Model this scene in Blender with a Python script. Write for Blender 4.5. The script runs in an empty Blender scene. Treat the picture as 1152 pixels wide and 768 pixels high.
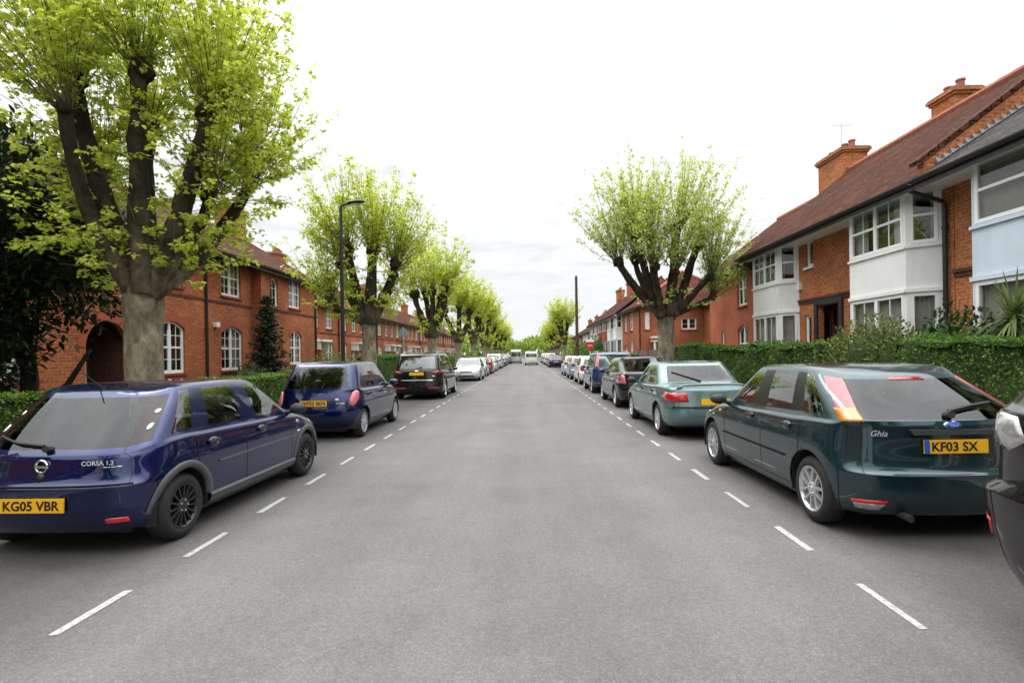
import bpy, bmesh, math, random
from mathutils import Vector, Matrix, noise
from mathutils.bvhtree import BVHTree
R = math.radians
PI = math.pi
scene = bpy.context.scene
COL = scene.collection

# ------------------------------------------------------------------ materials
def new_mat(name):
    m = bpy.data.materials.new(name)
    m.use_nodes = True
    nt = m.node_tree
    nt.nodes.clear()
    out = nt.nodes.new('ShaderNodeOutputMaterial')
    return m, nt, out

def N(nt, kind, **kw):
    n = nt.nodes.new(kind)
    for k, v in kw.items():
        if k in n.inputs:
            n.inputs[k].default_value = v
        else:
            setattr(n, k, v)
    return n

def L(nt, a, b):
    nt.links.new(a, b)

def rgb(c):
    return (c[0], c[1], c[2], 1.0)

def ramp(nt, stops, interp='LINEAR'):
    r = nt.nodes.new('ShaderNodeValToRGB')
    r.color_ramp.interpolation = interp
    el = r.color_ramp.elements
    while len(el) < len(stops):
        el.new(0.5)
    for e, (p, c) in zip(el, stops):
        e.position = p
        e.color = rgb(c) if not isinstance(c, (int, float)) else (c, c, c, 1)
    return r

def mixc(nt, mode, fac, a, b):
    m = nt.nodes.new('ShaderNodeMix')
    m.data_type = 'RGBA'
    m.blend_type = mode
    m.clamp_factor = True
    for sock, v in ((m.inputs[0], fac), (m.inputs[6], a), (m.inputs[7], b)):
        if hasattr(v, 'is_output'):
            nt.links.new(v, sock)
        elif isinstance(v, (int, float)):
            sock.default_value = v
        else:
            sock.default_value = rgb(v)
    return m.outputs[2]

def pbr(nt, out, **kw):
    p = nt.nodes.new('ShaderNodeBsdfPrincipled')
    for k, v in kw.items():
        k = k.replace('_', ' ')
        if hasattr(v, 'is_output'):
            nt.links.new(v, p.inputs[k])
        elif isinstance(v, tuple):
            p.inputs[k].default_value = rgb(v)
        else:
            p.inputs[k].default_value = v
    nt.links.new(p.outputs[0], out.inputs[0])
    return p

def plain(name, c, rough=0.6, metal=0.0, var=0.12, scale=8.0, bump=0.0, coat=0.0, coord='Object', spec=0.5):
    m, nt, out = new_mat(name)
    tc = N(nt, 'ShaderNodeTexCoord')
    nz = N(nt, 'ShaderNodeTexNoise', Scale=scale, Detail=5.0, Roughness=0.6)
    L(nt, tc.outputs[coord], nz.inputs['Vector'])
    rp = ramp(nt, [(0.25, tuple(max(0, x * (1 - var)) for x in c)), (0.75, tuple(min(1, x * (1 + var)) for x in c))])
    L(nt, nz.outputs['Fac'], rp.inputs[0])
    p = pbr(nt, out, Base_Color=rp.outputs[0], Roughness=rough, Metallic=metal, Coat_Weight=coat, Specular_IOR_Level=spec)
    p.inputs['Coat Roughness'].default_value = 0.04
    if bump:
        b = N(nt, 'ShaderNodeBump', Strength=bump, Distance=0.01)
        n2 = N(nt, 'ShaderNodeTexNoise', Scale=scale * 6, Detail=6.0)
        L(nt, tc.outputs[coord], n2.inputs['Vector'])
        L(nt, n2.outputs['Fac'], b.inputs['Height'])
        L(nt, b.outputs[0], p.inputs['Normal'])
    return m

def brick_mat(name, c1, c2, mortar, tone=1.0):
    m, nt, out = new_mat(name)
    tc = N(nt, 'ShaderNodeTexCoord')
    bt = N(nt, 'ShaderNodeTexBrick', Scale=1.0)
    bt.inputs['Color1'].default_value = rgb(c1)
    bt.inputs['Color2'].default_value = rgb(c2)
    bt.inputs['Mortar'].default_value = rgb(mortar)
    bt.inputs['Mortar Size'].default_value = 0.009
    bt.inputs['Mortar Smooth'].default_value = 0.3
    bt.inputs['Bias'].default_value = 0.0
    bt.inputs['Brick Width'].default_value = 0.225
    bt.inputs['Row Height'].default_value = 0.075
    L(nt, tc.outputs['UV'], bt.inputs['Vector'])
    nz = N(nt, 'ShaderNodeTexNoise', Scale=0.55, Detail=7.0, Roughness=0.65)
    L(nt, tc.outputs['UV'], nz.inputs['Vector'])
    rp = ramp(nt, [(0.28, 0.52), (0.5, 0.95), (0.75, 1.25)])
    L(nt, nz.outputs['Fac'], rp.inputs[0])
    n3 = N(nt, 'ShaderNodeTexNoise', Scale=13.0, Detail=4.0)
    L(nt, tc.outputs['UV'], n3.inputs['Vector'])
    rp3 = ramp(nt, [(0.3, 0.60), (0.7, 1.28)])
    L(nt, n3.outputs['Fac'], rp3.inputs[0])
    a = mixc(nt, 'MULTIPLY', 1.0, bt.outputs['Color'], rp.outputs[0])
    a = mixc(nt, 'MULTIPLY', 1.0, a, rp3.outputs[0])
    p = pbr(nt, out, Base_Color=a, Roughness=0.85, Specular_IOR_Level=0.25)
    b = N(nt, 'ShaderNodeBump', Strength=0.5, Distance=0.006, invert=True)
    L(nt, bt.outputs['Fac'], b.inputs['Height'])
    L(nt, b.outputs[0], p.inputs['Normal'])
    return m

def tile_mat(name, c1, c2, dark):
    m, nt, out = new_mat(name)
    tc = N(nt, 'ShaderNodeTexCoord')
    bt = N(nt, 'ShaderNodeTexBrick', Scale=1.0)
    bt.inputs['Color1'].default_value = rgb(c1)
    bt.inputs['Color2'].default_value = rgb(c2)
    bt.inputs['Mortar'].default_value = rgb(dark)
    bt.inputs['Mortar Size'].default_value = 0.02
    bt.inputs['Mortar Smooth'].default_value = 0.5
    bt.inputs['Brick Width'].default_value = 0.21
    bt.inputs['Row Height'].default_value = 0.20
    bt.offset = 0.0
    L(nt, tc.outputs['UV'], bt.inputs['Vector'])
    nz = N(nt, 'ShaderNodeTexNoise', Scale=0.9, Detail=8.0, Roughness=0.75)
    L(nt, tc.outputs['UV'], nz.inputs['Vector'])
    rp = ramp(nt, [(0.3, 0.45), (0.52, 1.0), (0.75, 1.6)])
    L(nt, nz.outputs['Fac'], rp.inputs[0])
    a = mixc(nt, 'MULTIPLY', 1.0, bt.outputs['Color'], rp.outputs[0])
    n5 = N(nt, 'ShaderNodeTexNoise', Scale=9.0, Detail=4.0)
    L(nt, tc.outputs['UV'], n5.inputs['Vector'])
    rp5 = ramp(nt, [(0.3, 0.55), (0.7, 1.45)])
    L(nt, n5.outputs['Fac'], rp5.inputs[0])
    a = mixc(nt, 'MULTIPLY', 1.0, a, rp5.outputs[0])
    n2 = N(nt, 'ShaderNodeTexNoise', Scale=5.0, Detail=6.0, Roughness=0.7)
    L(nt, tc.outputs['UV'], n2.inputs['Vector'])
    rp2 = ramp(nt, [(0.60, 0.0), (0.75, 0.5)])
    L(nt, n2.outputs['Fac'], rp2.inputs[0])
    a = mixc(nt, 'MIX', rp2.outputs[0], a, (0.17, 0.14, 0.10))
    p = pbr(nt, out, Base_Color=a, Roughness=0.8, Specular_IOR_Level=0.08)
    # each tile rolls across its width and laps over the course below
    su = N(nt, 'ShaderNodeSeparateXYZ'); L(nt, tc.outputs['UV'], su.inputs[0])
    mu = N(nt, 'ShaderNodeMath', operation='MULTIPLY'); mu.inputs[1].default_value = 2 * PI / 0.21; L(nt, su.outputs['X'], mu.inputs[0])
    sn = N(nt, 'ShaderNodeMath', operation='SINE'); L(nt, mu.outputs[0], sn.inputs[0])
    mv = N(nt, 'ShaderNodeMath', operation='DIVIDE'); mv.inputs[1].default_value = 0.20; L(nt, su.outputs['Y'], mv.inputs[0])
    fr = N(nt, 'ShaderNodeMath', operation='FRACT'); L(nt, mv.outputs[0], fr.inputs[0])
    sb = N(nt, 'ShaderNodeMath', operation='SUBTRACT'); L(nt, sn.outputs[0], sb.inputs[0]); L(nt, fr.outputs[0], sb.inputs[1])
    b = N(nt, 'ShaderNodeBump', Strength=1.0, Distance=0.018)
    L(nt, sb.outputs[0], b.inputs['Height'])
    L(nt, b.outputs[0], p.inputs['Normal'])
    return m

def leaf_mat(name, c1, c2, c3, trans=0.45, rough=0.5):
    m, nt, out = new_mat(name)
    g = N(nt, 'ShaderNodeNewGeometry')
    rp = ramp(nt, [(0.0, c1), (0.55, c2), (1.0, c3)])
    L(nt, g.outputs['Random Per Island'], rp.inputs[0])
    p = pbr(nt, out, Base_Color=rp.outputs[0], Roughness=rough, Specular_IOR_Level=0.35)
    t = N(nt, 'ShaderNodeBsdfTranslucent')
    br = mixc(nt, 'MULTIPLY', 1.0, rp.outputs[0], (1.25, 1.2, 0.7))
    L(nt, br, t.inputs[0])
    mx = N(nt, 'ShaderNodeMixShader')
    mx.inputs[0].default_value = trans
    L(nt, p.outputs[0], mx.inputs[1])
    L(nt, t.outputs[0], mx.inputs[2])
    L(nt, mx.outputs[0], out.inputs[0])
    return m

def bark_mat(name, c1, c2, c3):
    m, nt, out = new_mat(name)
    tc = N(nt, 'ShaderNodeTexCoord')
    mp = N(nt, 'ShaderNodeMapping')
    mp.inputs['Scale'].default_value = (1, 1, 0.6)
    L(nt, tc.outputs['Object'], mp.inputs['Vector'])
    nz = N(nt, 'ShaderNodeTexNoise', Scale=5.0, Detail=8.0, Roughness=0.7, Distortion=0.6)
    L(nt, mp.outputs[0], nz.inputs['Vector'])
    rp = ramp(nt, [(0.3, c1), (0.5, c2), (0.68, c3)])
    L(nt, nz.outputs['Fac'], rp.inputs[0])
    p = pbr(nt, out, Base_Color=rp.outputs[0], Roughness=0.9, Specular_IOR_Level=0.2)
    n2 = N(nt, 'ShaderNodeTexNoise', Scale=18.0, Detail=8.0, Roughness=0.75)
    L(nt, mp.outputs[0], n2.inputs['Vector'])
    b = N(nt, 'ShaderNodeBump', Strength=0.9, Distance=0.04)
    L(nt, n2.outputs['Fac'], b.inputs['Height'])
    L(nt, b.outputs[0], p.inputs['Normal'])
    return m

def glass_mat(name, tint, ior=1.6, rough=0.0, gloss=1.0):
    """single glazed sheet: clear straight on, mirror-like at a glancing angle, the same from both sides"""
    m, nt, out = new_mat(name)
    r0 = ((ior - 1) / (ior + 1)) ** 2
    g_ = N(nt, 'ShaderNodeNewGeometry')
    dt = N(nt, 'ShaderNodeVectorMath', operation='DOT_PRODUCT')
    L(nt, g_.outputs['Incoming'], dt.inputs[0]); L(nt, g_.outputs['Normal'], dt.inputs[1])
    ab = N(nt, 'ShaderNodeMath', operation='ABSOLUTE'); L(nt, dt.outputs['Value'], ab.inputs[0])
    om = N(nt, 'ShaderNodeMath', operation='SUBTRACT'); om.inputs[0].default_value = 1.0; om.use_clamp = True; L(nt, ab.outputs[0], om.inputs[1])
    pw = N(nt, 'ShaderNodeMath', operation='POWER'); pw.inputs[1].default_value = 4.5; L(nt, om.outputs[0], pw.inputs[0])
    ma = N(nt, 'ShaderNodeMath', operation='MULTIPLY_ADD'); ma.inputs[1].default_value = 1 - r0; ma.inputs[2].default_value = r0; L(nt, pw.outputs[0], ma.inputs[0])
    t = N(nt, 'ShaderNodeBsdfTransparent')
    t.inputs[0].default_value = rgb(tint)
    g = N(nt, 'ShaderNodeBsdfGlossy')
    g.inputs['Roughness'].default_value = rough
    g.inputs['Color'].default_value = (gloss, gloss, gloss, 1)
    mx = N(nt, 'ShaderNodeMixShader')
    L(nt, ma.outputs[0], mx.inputs[0])
    L(nt, t.outputs[0], mx.inputs[1])
    L(nt, g.outputs[0], mx.inputs[2])
    L(nt, mx.outputs[0], out.inputs[0])
    return m

def paint_mat(name, c, metal=0.35, rough=0.32, flake=0.2):
    """car paint: outside lacquered, inside face trimmed in dark grey"""
    m, nt, out = new_mat(name)
    tc = N(nt, 'ShaderNodeTexCoord')
    nz = N(nt, 'ShaderNodeTexNoise', Scale=3.0, Detail=6.0, Roughness=0.65)
    L(nt, tc.outputs['Object'], nz.inputs['Vector'])
    rp = ramp(nt, [(0.3, tuple(x * (1 - flake) for x in c)), (0.7, tuple(min(1, x * (1 + flake)) for x in c))])
    L(nt, nz.outputs['Fac'], rp.inputs[0])
    p = pbr(nt, out, Base_Color=rp.outputs[0], Roughness=rough, Metallic=metal, Coat_Weight=1.0, Specular_IOR_Level=.12)
    p.inputs['Coat Roughness'].default_value = 0.03
    p.inputs['Coat IOR'].default_value = 1.6
    d = N(nt, 'ShaderNodeBsdfDiffuse')
    d.inputs[0].default_value = (0.02, 0.02, 0.022, 1)
    g = N(nt, 'ShaderNodeNewGeometry')
    mx = N(nt, 'ShaderNodeMixShader')
    L(nt, g.outputs['Backfacing'], mx.inputs[0])
    L(nt, p.outputs[0], mx.inputs[1])
    L(nt, d.outputs[0], mx.inputs[2])
    L(nt, mx.outputs[0], out.inputs[0])
    # road film: the lowest 25 cm of the body is dustier
    return m

M = {}
M['brick_orange'] = brick_mat('brick_orange', (0.47, 0.128, 0.042), (0.34, 0.078, 0.027), (0.36, 0.21, 0.125))
M['brick_red'] = brick_mat('brick_red', (0.44, 0.115, 0.042), (0.33, 0.075, 0.03), (0.33, 0.19, 0.12))
M['brick_salmon'] = brick_mat('brick_salmon', (0.47, 0.125, 0.06), (0.43, 0.11, 0.052), (0.45, 0.17, 0.095))
M['brick_warm'] = brick_mat('brick_warm', (0.52, 0.165, 0.052), (0.40, 0.108, 0.034), (0.42, 0.26, 0.15))
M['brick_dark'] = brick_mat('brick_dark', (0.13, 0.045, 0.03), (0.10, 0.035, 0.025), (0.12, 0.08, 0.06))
M['brick_arch'] = plain('brick_arch', (0.36, 0.08, 0.035), 0.85, var=0.25, scale=14)
M['tile_brown'] = tile_mat('tile_brown', (0.125, 0.040, 0.020), (0.066, 0.023, 0.013), (0.010, 0.006, 0.004))
M['tile_red'] = tile_mat('tile_red', (0.135, 0.042, 0.024), (0.09, 0.03, 0.019), (0.02, 0.01, 0.008))
M['tile_grey'] = tile_mat('tile_grey', (0.10, 0.088, 0.08), (0.07, 0.062, 0.058), (0.016, 0.014, 0.013))
M['lead'] = plain('lead', (0.20, 0.21, 0.22), 0.6, var=0.3)
def render_mat(name, c):
    m, nt, out = new_mat(name)
    tc = N(nt, 'ShaderNodeTexCoord')
    mp = N(nt, 'ShaderNodeMapping'); mp.inputs['Scale'].default_value = (2.2, .5, 1); L(nt, tc.outputs['UV'], mp.inputs['Vector'])
    n1 = N(nt, 'ShaderNodeTexNoise', Scale=1.6, Detail=7.0, Roughness=.65); L(nt, mp.outputs[0], n1.inputs['Vector'])
    r1 = ramp(nt, [(.28, .90), (.50, 1.0), (.7, 1.02)]); L(nt, n1.outputs['Fac'], r1.inputs[0])
    n2 = N(nt, 'ShaderNodeTexNoise', Scale=.9, Detail=6.0); L(nt, tc.outputs['UV'], n2.inputs['Vector'])
    r2 = ramp(nt, [(.3, .90), (.6, 1.0)]); L(nt, n2.outputs['Fac'], r2.inputs[0])
    a = mixc(nt, 'MULTIPLY', 1.0, c, r1.outputs[0]); a = mixc(nt, 'MULTIPLY', 1.0, a, r2.outputs[0])
    p = pbr(nt, out, Base_Color=a, Roughness=.9, Specular_IOR_Level=.2)
    n3 = N(nt, 'ShaderNodeTexNoise', Scale=60.0, Detail=4.0); L(nt, tc.outputs['UV'], n3.inputs['Vector'])
    b_ = N(nt, 'ShaderNodeBump', Strength=.35, Distance=.008); L(nt, n3.outputs['Fac'], b_.inputs['Height']); L(nt, b_.outputs[0], p.inputs['Normal'])
    return m
M['render_white'] = render_mat('render_white', (.82, .82, .80))
M['render_blue'] = render_mat('render_blue', (.60, .68, .77))
M['upvc'] = plain('upvc', (0.82, 0.82, 0.81), 0.35, var=0.03)
M['stone'] = plain('stone', (0.32, 0.12, 0.075), 0.85, var=0.2)
M['sill_red'] = plain('sill_red', (0.26, 0.035, 0.03), 0.6, var=0.15)
M['black_iron'] = plain('black_iron', (0.012, 0.012, 0.013), 0.4, var=0.2)
M['dark_wood'] = plain('dark_wood', (0.03, 0.018, 0.013), 0.5, var=0.3)
M['door_maroon'] = plain('door_maroon', (0.07, 0.012, 0.012), 0.4)
M['door_white'] = plain('door_white', (0.75, 0.75, 0.74), 0.4)
M['door_navy'] = plain('door_navy', (0.02, 0.03, 0.05), 0.4)
M['curtain'] = plain('curtain', (0.52, 0.50, 0.46), 0.9, var=0.12, scale=3)
M['blind'] = plain('blind', (0.42, 0.38, 0.30), 0.9, var=0.1)
M['house_glass'] = glass_mat('house_glass', (0.72, 0.75, 0.74), 1.75)
M['terracotta'] = plain('terracotta', (0.34, 0.11, 0.06), 0.8, var=0.25)
M['cap_stone'] = plain('cap_stone', (0.20, 0.16, 0.13), 0.9, var=0.3)
M['wood_fence'] = plain('wood_fence', (0.13, 0.09, 0.065), 0.85, var=0.35, scale=5, bump=0.4)
M['pole_wood'] = plain('pole_wood', (0.075, 0.042, 0.03), 0.85, var=0.3, scale=4)
M['grey_paint'] = plain('grey_paint', (0.30, 0.31, 0.32), 0.5)
M['lamp_lens'] = plain('lamp_lens', (0.5, 0.5, 0.48), 0.2)
M['tyre'] = plain('tyre', (0.016, 0.016, 0.017), 0.75, var=0.25, scale=20)
M['rim_black'] = plain('rim_black', (0.018, 0.018, 0.02), 0.38, var=0.2)
M['rim_alloy'] = plain('rim_alloy', (0.62, 0.62, 0.63), 0.3, metal=0.75, var=0.12)
M['rim_steel'] = plain('rim_steel', (0.40, 0.41, 0.42), 0.4, metal=0.5, var=0.2)
M['bolt'] = plain('bolt', (0.7, 0.7, 0.7), 0.3, metal=0.8)
M['brake'] = plain('brake', (0.03, 0.028, 0.026), 0.6)
M['plastic'] = plain('plastic', (0.02, 0.02, 0.021), 0.55, var=0.2)
M['plastic_grey'] = plain('plastic_grey', (0.075, 0.08, 0.088), 0.5, var=0.15)
M['seal'] = plain('seal', (0.006, 0.006, 0.007), 0.35)
M['seat_cloth'] = plain('seat_cloth', (0.075, 0.075, 0.08), 0.9, var=0.3, scale=12)
M['chrome'] = plain('chrome', (0.75, 0.75, 0.76), 0.12, metal=1.0, var=0.04)
M['plate_yellow'] = plain('plate_yellow', (0.80, 0.42, 0.012), 0.35, var=0.04)
M['plate_white'] = plain('plate_white', (0.78, 0.78, 0.76), 0.35, var=0.04)
M['ink'] = plain('ink', (0.008, 0.008, 0.008), 0.5)
M['plate_blue'] = plain('plate_blue', (0.02, 0.09, 0.42), 0.4)
M['lamp_red'] = plain('lamp_red', (0.42, 0.006, 0.010), 0.12, var=0.15, scale=40, coat=1.0)
M['lamp_red_bright'] = plain('lamp_red_bright', (0.72, 0.025, 0.035), 0.12, var=0.15, scale=40, coat=1.0)
M['lamp_dark'] = plain('lamp_dark', (0.03, 0.016, 0.018), 0.12, var=0.3, scale=20, coat=0.25, spec=.3)
M['lamp_amber'] = plain('lamp_amber', (0.80, 0.24, 0.015), 0.12, coat=1.0)
M['lamp_clear'] = plain('lamp_clear', (0.46, 0.46, 0.46), 0.12, metal=0.5, var=0.3, scale=25, coat=1.0)
M['lamp_pink'] = plain('lamp_pink', (0.62, 0.14, 0.17), 0.12, var=0.2, coat=1.0)
M['car_glass'] = glass_mat('car_glass', (0.66, 0.74, 0.72), 2.45)
M['car_glass_dark'] = glass_mat('car_glass_dark', (0.2, 0.22, 0.22), 2.2)
M['navy'] = paint_mat('navy', (0.0012, 0.0085, 0.075), metal=0.7)
M['navy_dull'] = paint_mat('navy_dull', (0.0022, 0.010, 0.075), metal=0.7)
M['green_black'] = paint_mat('green_black', (0.016, 0.046, 0.054), metal=0.65)
M['teal'] = paint_mat('teal', (0.125, 0.205, 0.205), metal=0.5)
M['black_paint'] = paint_mat('black_paint', (0.007, 0.007, 0.008), metal=0.1)
M['blue_paint'] = paint_mat('blue_paint', (0.02, 0.05, 0.13))
M['silver'] = paint_mat('silver', (0.46, 0.48, 0.50), metal=0.6)
M['pale_silver'] = paint_mat('pale_silver', (0.60, 0.64, 0.66), metal=0.4)
M['silver_blue'] = paint_mat('silver_blue', (0.36, 0.44, 0.52), metal=0.5)
M['red_paint'] = paint_mat('red_paint', (0.26, 0.018, 0.028))
M['white_paint'] = paint_mat('white_paint', (0.74, 0.74, 0.73), metal=0.0, flake=0.04)
M['grey_car'] = paint_mat('grey_car', (0.16, 0.17, 0.18), metal=0.5)
M['plane_leaf'] = leaf_mat('plane_leaf', (0.35, 0.43, 0.06), (0.48, 0.56, 0.095), (0.60, 0.65, 0.19), 0.58)
M['plane_leaf_pale'] = leaf_mat('plane_leaf_pale', (0.33, 0.42, 0.11), (0.46, 0.54, 0.17), (0.58, 0.63, 0.27), 0.55)
M['far_leaf'] = leaf_mat('far_leaf', (0.14, 0.21, 0.03), (0.22, 0.31, 0.04), (0.34, 0.42, 0.08), 0.4)
M['magnolia_leaf'] = leaf_mat('magnolia_leaf', (0.008, 0.016, 0.006), (0.014, 0.028, 0.009), (0.05, 0.08, 0.02), 0.15, 0.35)
M['spruce_leaf'] = leaf_mat('spruce_leaf', (0.008, 0.024, 0.012), (0.014, 0.036, 0.018), (0.03, 0.062, 0.028), 0.1, 0.6)
M['hedge_leaf'] = leaf_mat('hedge_leaf', (0.04, 0.10, 0.010), (0.08, 0.175, 0.016), (0.14, 0.27, 0.028), 0.3)
M['hedge_bright'] = leaf_mat('hedge_bright', (0.05, 0.12, 0.010), (0.11, 0.22, 0.018), (0.2, 0.33, 0.034), 0.3)
M['hedge_brown'] = leaf_mat('hedge_brown', (0.09, 0.055, 0.02), (0.12, 0.13, 0.03), (0.2, 0.2, 0.05), 0.3)
M['rhodo_leaf'] = leaf_mat('rhodo_leaf', (0.06, 0.09, 0.02), (0.12, 0.17, 0.035), (0.24, 0.28, 0.09), 0.2)
M['laurel_leaf'] = leaf_mat('laurel_leaf', (0.02, 0.045, 0.012), (0.035, 0.075, 0.018), (0.07, 0.12, 0.03), 0.2)
M['palm_leaf'] = leaf_mat('palm_leaf', (0.06, 0.11, 0.03), (0.14, 0.2, 0.06), (0.24, 0.28, 0.11), 0.3)
M['hedge_core'] = plain('hedge_core', (0.022, 0.042, 0.008), 0.95, var=0.5, scale=9)
M['twig'] = plain('twig', (0.12, 0.11, 0.05), 0.9, var=0.3)
M['bark_plane'] = bark_mat('bark_plane', (0.06, 0.055, 0.035), (0.15, 0.13, 0.09), (0.33, 0.28, 0.19))
M['bark_limb'] = bark_mat('bark_limb', (0.018, 0.014, 0.009), (0.045, 0.036, 0.021), (0.09, 0.075, 0.042))
M['bark_dark'] = bark_mat('bark_dark', (0.02, 0.016, 0.012), (0.035, 0.028, 0.02), (0.06, 0.05, 0.035))
M['grass'] = plain('grass', (0.06, 0.09, 0.022), 0.95, var=0.45, scale=2.0, bump=0.5)
M['earth'] = plain('earth', (0.09, 0.085, 0.05), 0.95, var=0.4, scale=1.0)
M['board_red'] = plain('board_red', (0.55, 0.02, 0.035), 0.5)
M['dish'] = plain('dish', (0.45, 0.45, 0.45), 0.5)

# ------------------------------------------------------------------ mesh builder
class MB:
    def __init__(s):
        s.v = []; s.f = []; s.mi = []; s.uv = None
    def quad(s, a, b, c, d, mi=0):
        n = len(s.v); s.v += [tuple(a), tuple(b), tuple(c), tuple(d)]
        s.f.append((n, n + 1, n + 2, n + 3)); s.mi.append(mi)
    def poly(s, pts, mi=0):
        n = len(s.v); s.v += [tuple(p) for p in pts]
        s.f.append(tuple(range(n, n + len(pts)))); s.mi.append(mi)
    def hexa(s, p, mi=0):
        """p: 8 points, bottom ring 0-3, top ring 4-7"""
        n = len(s.v); s.v += [tuple(q) for q in p]
        for f in ((0, 3, 2, 1), (4, 5, 6, 7), (0, 1, 5, 4), (1, 2, 6, 5), (2, 3, 7, 6), (3, 0, 4, 7)):
            s.f.append(tuple(n + i for i in f)); s.mi.append(mi)
    def box(s, x0, x1, y0, y1, z0, z1, mi=0):
        s.hexa([(x0, y0, z0), (x1, y0, z0), (x1, y1, z0), (x0, y1, z0),
                (x0, y0, z1), (x1, y0, z1), (x1, y1, z1), (x0, y1, z1)], mi)
    def tube(s, pts, rad, seg=8, mi=0, cap=True, jit=None):
        pts = [Vector(p) for p in pts]
        if not hasattr(rad, '__len__'):
            rad = [rad] * len(pts)
        n0 = len(s.v)
        ref = None
        for i, p in enumerate(pts):
            t = (pts[min(i + 1, len(pts) - 1)] - pts[max(i - 1, 0)])
            if t.length < 1e-9: t = Vector((0, 0, 1))
            t.normalize()
            if ref is None:
                ref = Vector((1, 0, 0)) if abs(t.x) < 0.8 else Vector((0, 1, 0))
            a = (ref - t * ref.dot(t)); a.normalize(); ref = a
            b = t.cross(a)
            for k in range(seg):
                an = 2 * PI * k / seg
                r = rad[i]
                if jit: r *= jit(p, an)
                q = p + (a * math.cos(an) + b * math.sin(an)) * r
                s.v.append(tuple(q))
        for i in range(len(pts) - 1):
            for k in range(seg):
                a = n0 + i * seg + k; b = n0 + i * seg + (k + 1) % seg
                s.f.append((a, b, b + seg, a + seg)); s.mi.append(mi)
        if cap:
            s.f.append(tuple(n0 + k for k in reversed(range(seg)))); s.mi.append(mi)
            e = n0 + (len(pts) - 1) * seg
            s.f.append(tuple(e + k for k in range(seg))); s.mi.append(mi)
    def lathe_x(s, prof, seg=32, mi=0, cy=0, cz=0):
        """prof: list of (x, r), revolved about the x axis"""
        n0 = len(s.v)
        for (x, r) in prof:
            for k in range(seg):
                a = 2 * PI * k / seg
                s.v.append((x, cy + r * math.cos(a), cz + r * math.sin(a)))
        for i in range(len(prof) - 1):
            for k in range(seg):
                a = n0 + i * seg + k; b = n0 + i * seg + (k + 1) % seg
                s.f.append((a, b, b + seg, a + seg)); s.mi.append(mi)
    def lathe_z(s, prof, seg=12, mi=0, cx=0, cy=0):
        n0 = len(s.v)
        for (r, z) in prof:
            for k in range(seg):
                a = 2 * PI * k / seg
                s.v.append((cx + r * math.cos(a), cy + r * math.sin(a), z))
        for i in range(len(prof) - 1):
            for k in range(seg):
                a = n0 + i * seg + k; b = n0 + i * seg + (k + 1) % seg
                s.f.append((a, b, b + seg, a + seg)); s.mi.append(mi)
    def mesh(s, name, mats, smooth=False, boxuv=False, recalc=False):
        me = bpy.data.meshes.new(name)
        me.from_pydata(s.v, [], s.f)
        if not isinstance(mats, (list, tuple)): mats = [mats]
        for m in mats:
            me.materials.append(M[m] if isinstance(m, str) else m)
        me.polygons.foreach_set('material_index', s.mi)
        if recalc:
            bm = bmesh.new(); bm.from_mesh(me)
            bmesh.ops.remove_doubles(bm, verts=bm.verts, dist=1e-5)
            bmesh.ops.recalc_face_normals(bm, faces=bm.faces)
            bm.to_mesh(me); bm.free()
        if smooth:
            me.polygons.foreach_set('use_smooth', [True] * len(me.polygons))
        if boxuv:
            uv = me.uv_layers.new(name='UVMap')
            for p in me.polygons:
                n = p.normal
                ax, ay, az = abs(n.x), abs(n.y), abs(n.z)
                for li in p.loop_indices:
                    c = me.vertices[me.loops[li].vertex_index].co
                    if az > 0.97: u, v = c.x, c.y
                    elif ax >= ay:
                        u, v = c.y, (c.z if az < 0.25 else c.z / max(0.2, math.sqrt(1 - az * az)))
                    else:
                        u, v = c.x, (c.z if az < 0.25 else c.z / max(0.2, math.sqrt(1 - az * az)))
                    uv.data[li].uv = (u + 50.013, v + 50.02)
        me.update()
        return me
    def build(s, name, mats, parent=None, smooth=False, boxuv=False, recalc=False):
        return link(name, s.mesh(name, mats, smooth, boxuv, recalc), parent)

def link(name, me, parent=None):
    o = bpy.data.objects.new(name, me)
    COL.objects.link(o)
    if parent is not None:
        o.parent = parent
    return o

def tag(o, label=None, cat=None, group=None, kind=None):
    if label: o['label'] = label
    if cat: o['category'] = cat
    if group: o['group'] = group
    if kind: o['kind'] = kind
    return o

def thing(name, loc, label, cat, group=None, rz=0.0):
    o = bpy.data.objects.new(name, None)
    COL.objects.link(o)
    o.location = loc
    o.rotation_euler = (0, 0, rz)
    o.empty_display_size = 0.2
    return tag(o, label, cat, group)

def structure(name, me):
    o = link(name, me)
    o['kind'] = 'structure'
    return o

def copy_thing(o, loc, rz, label, scale=None):
    c = o.copy(); COL.objects.link(c)
    c.location = loc; c.rotation_euler = (0, 0, rz)
    if scale: c.scale = scale
    c['label'] = label
    for ch in list(o.children):
        d = ch.copy(); COL.objects.link(d); d.parent = c
        for g in list(ch.children):
            e = g.copy(); COL.objects.link(e); e.parent = d
    return c

def text_mesh(txt, size=1.0, bold=0.0, extrude=0.0, shear=0.0):
    """lettering as plain mesh data: lies in the local x-z plane, centred"""
    cu = bpy.data.curves.new('lettering', 'FONT')
    cu.body = txt
    cu.size = size
    cu.offset = bold
    cu.extrude = extrude
    cu.shear = shear
    cu.align_x = 'CENTER'; cu.align_y = 'CENTER'
    cu.resolution_u = 3
    o = bpy.data.objects.new('lettering', cu)
    COL.objects.link(o)
    bpy.context.view_layer.update()
    me = bpy.data.meshes.new_from_object(o.evaluated_get(bpy.context.evaluated_depsgraph_get()))
    bpy.data.objects.remove(o)
    bpy.data.curves.remove(cu)
    me.transform(Matrix.Rotation(PI / 2, 4, 'X'))
    return me

M['silver_trim'] = plain('silver_trim', (0.70, 0.70, 0.71), 0.25, metal=0.35, var=0.05)

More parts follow.
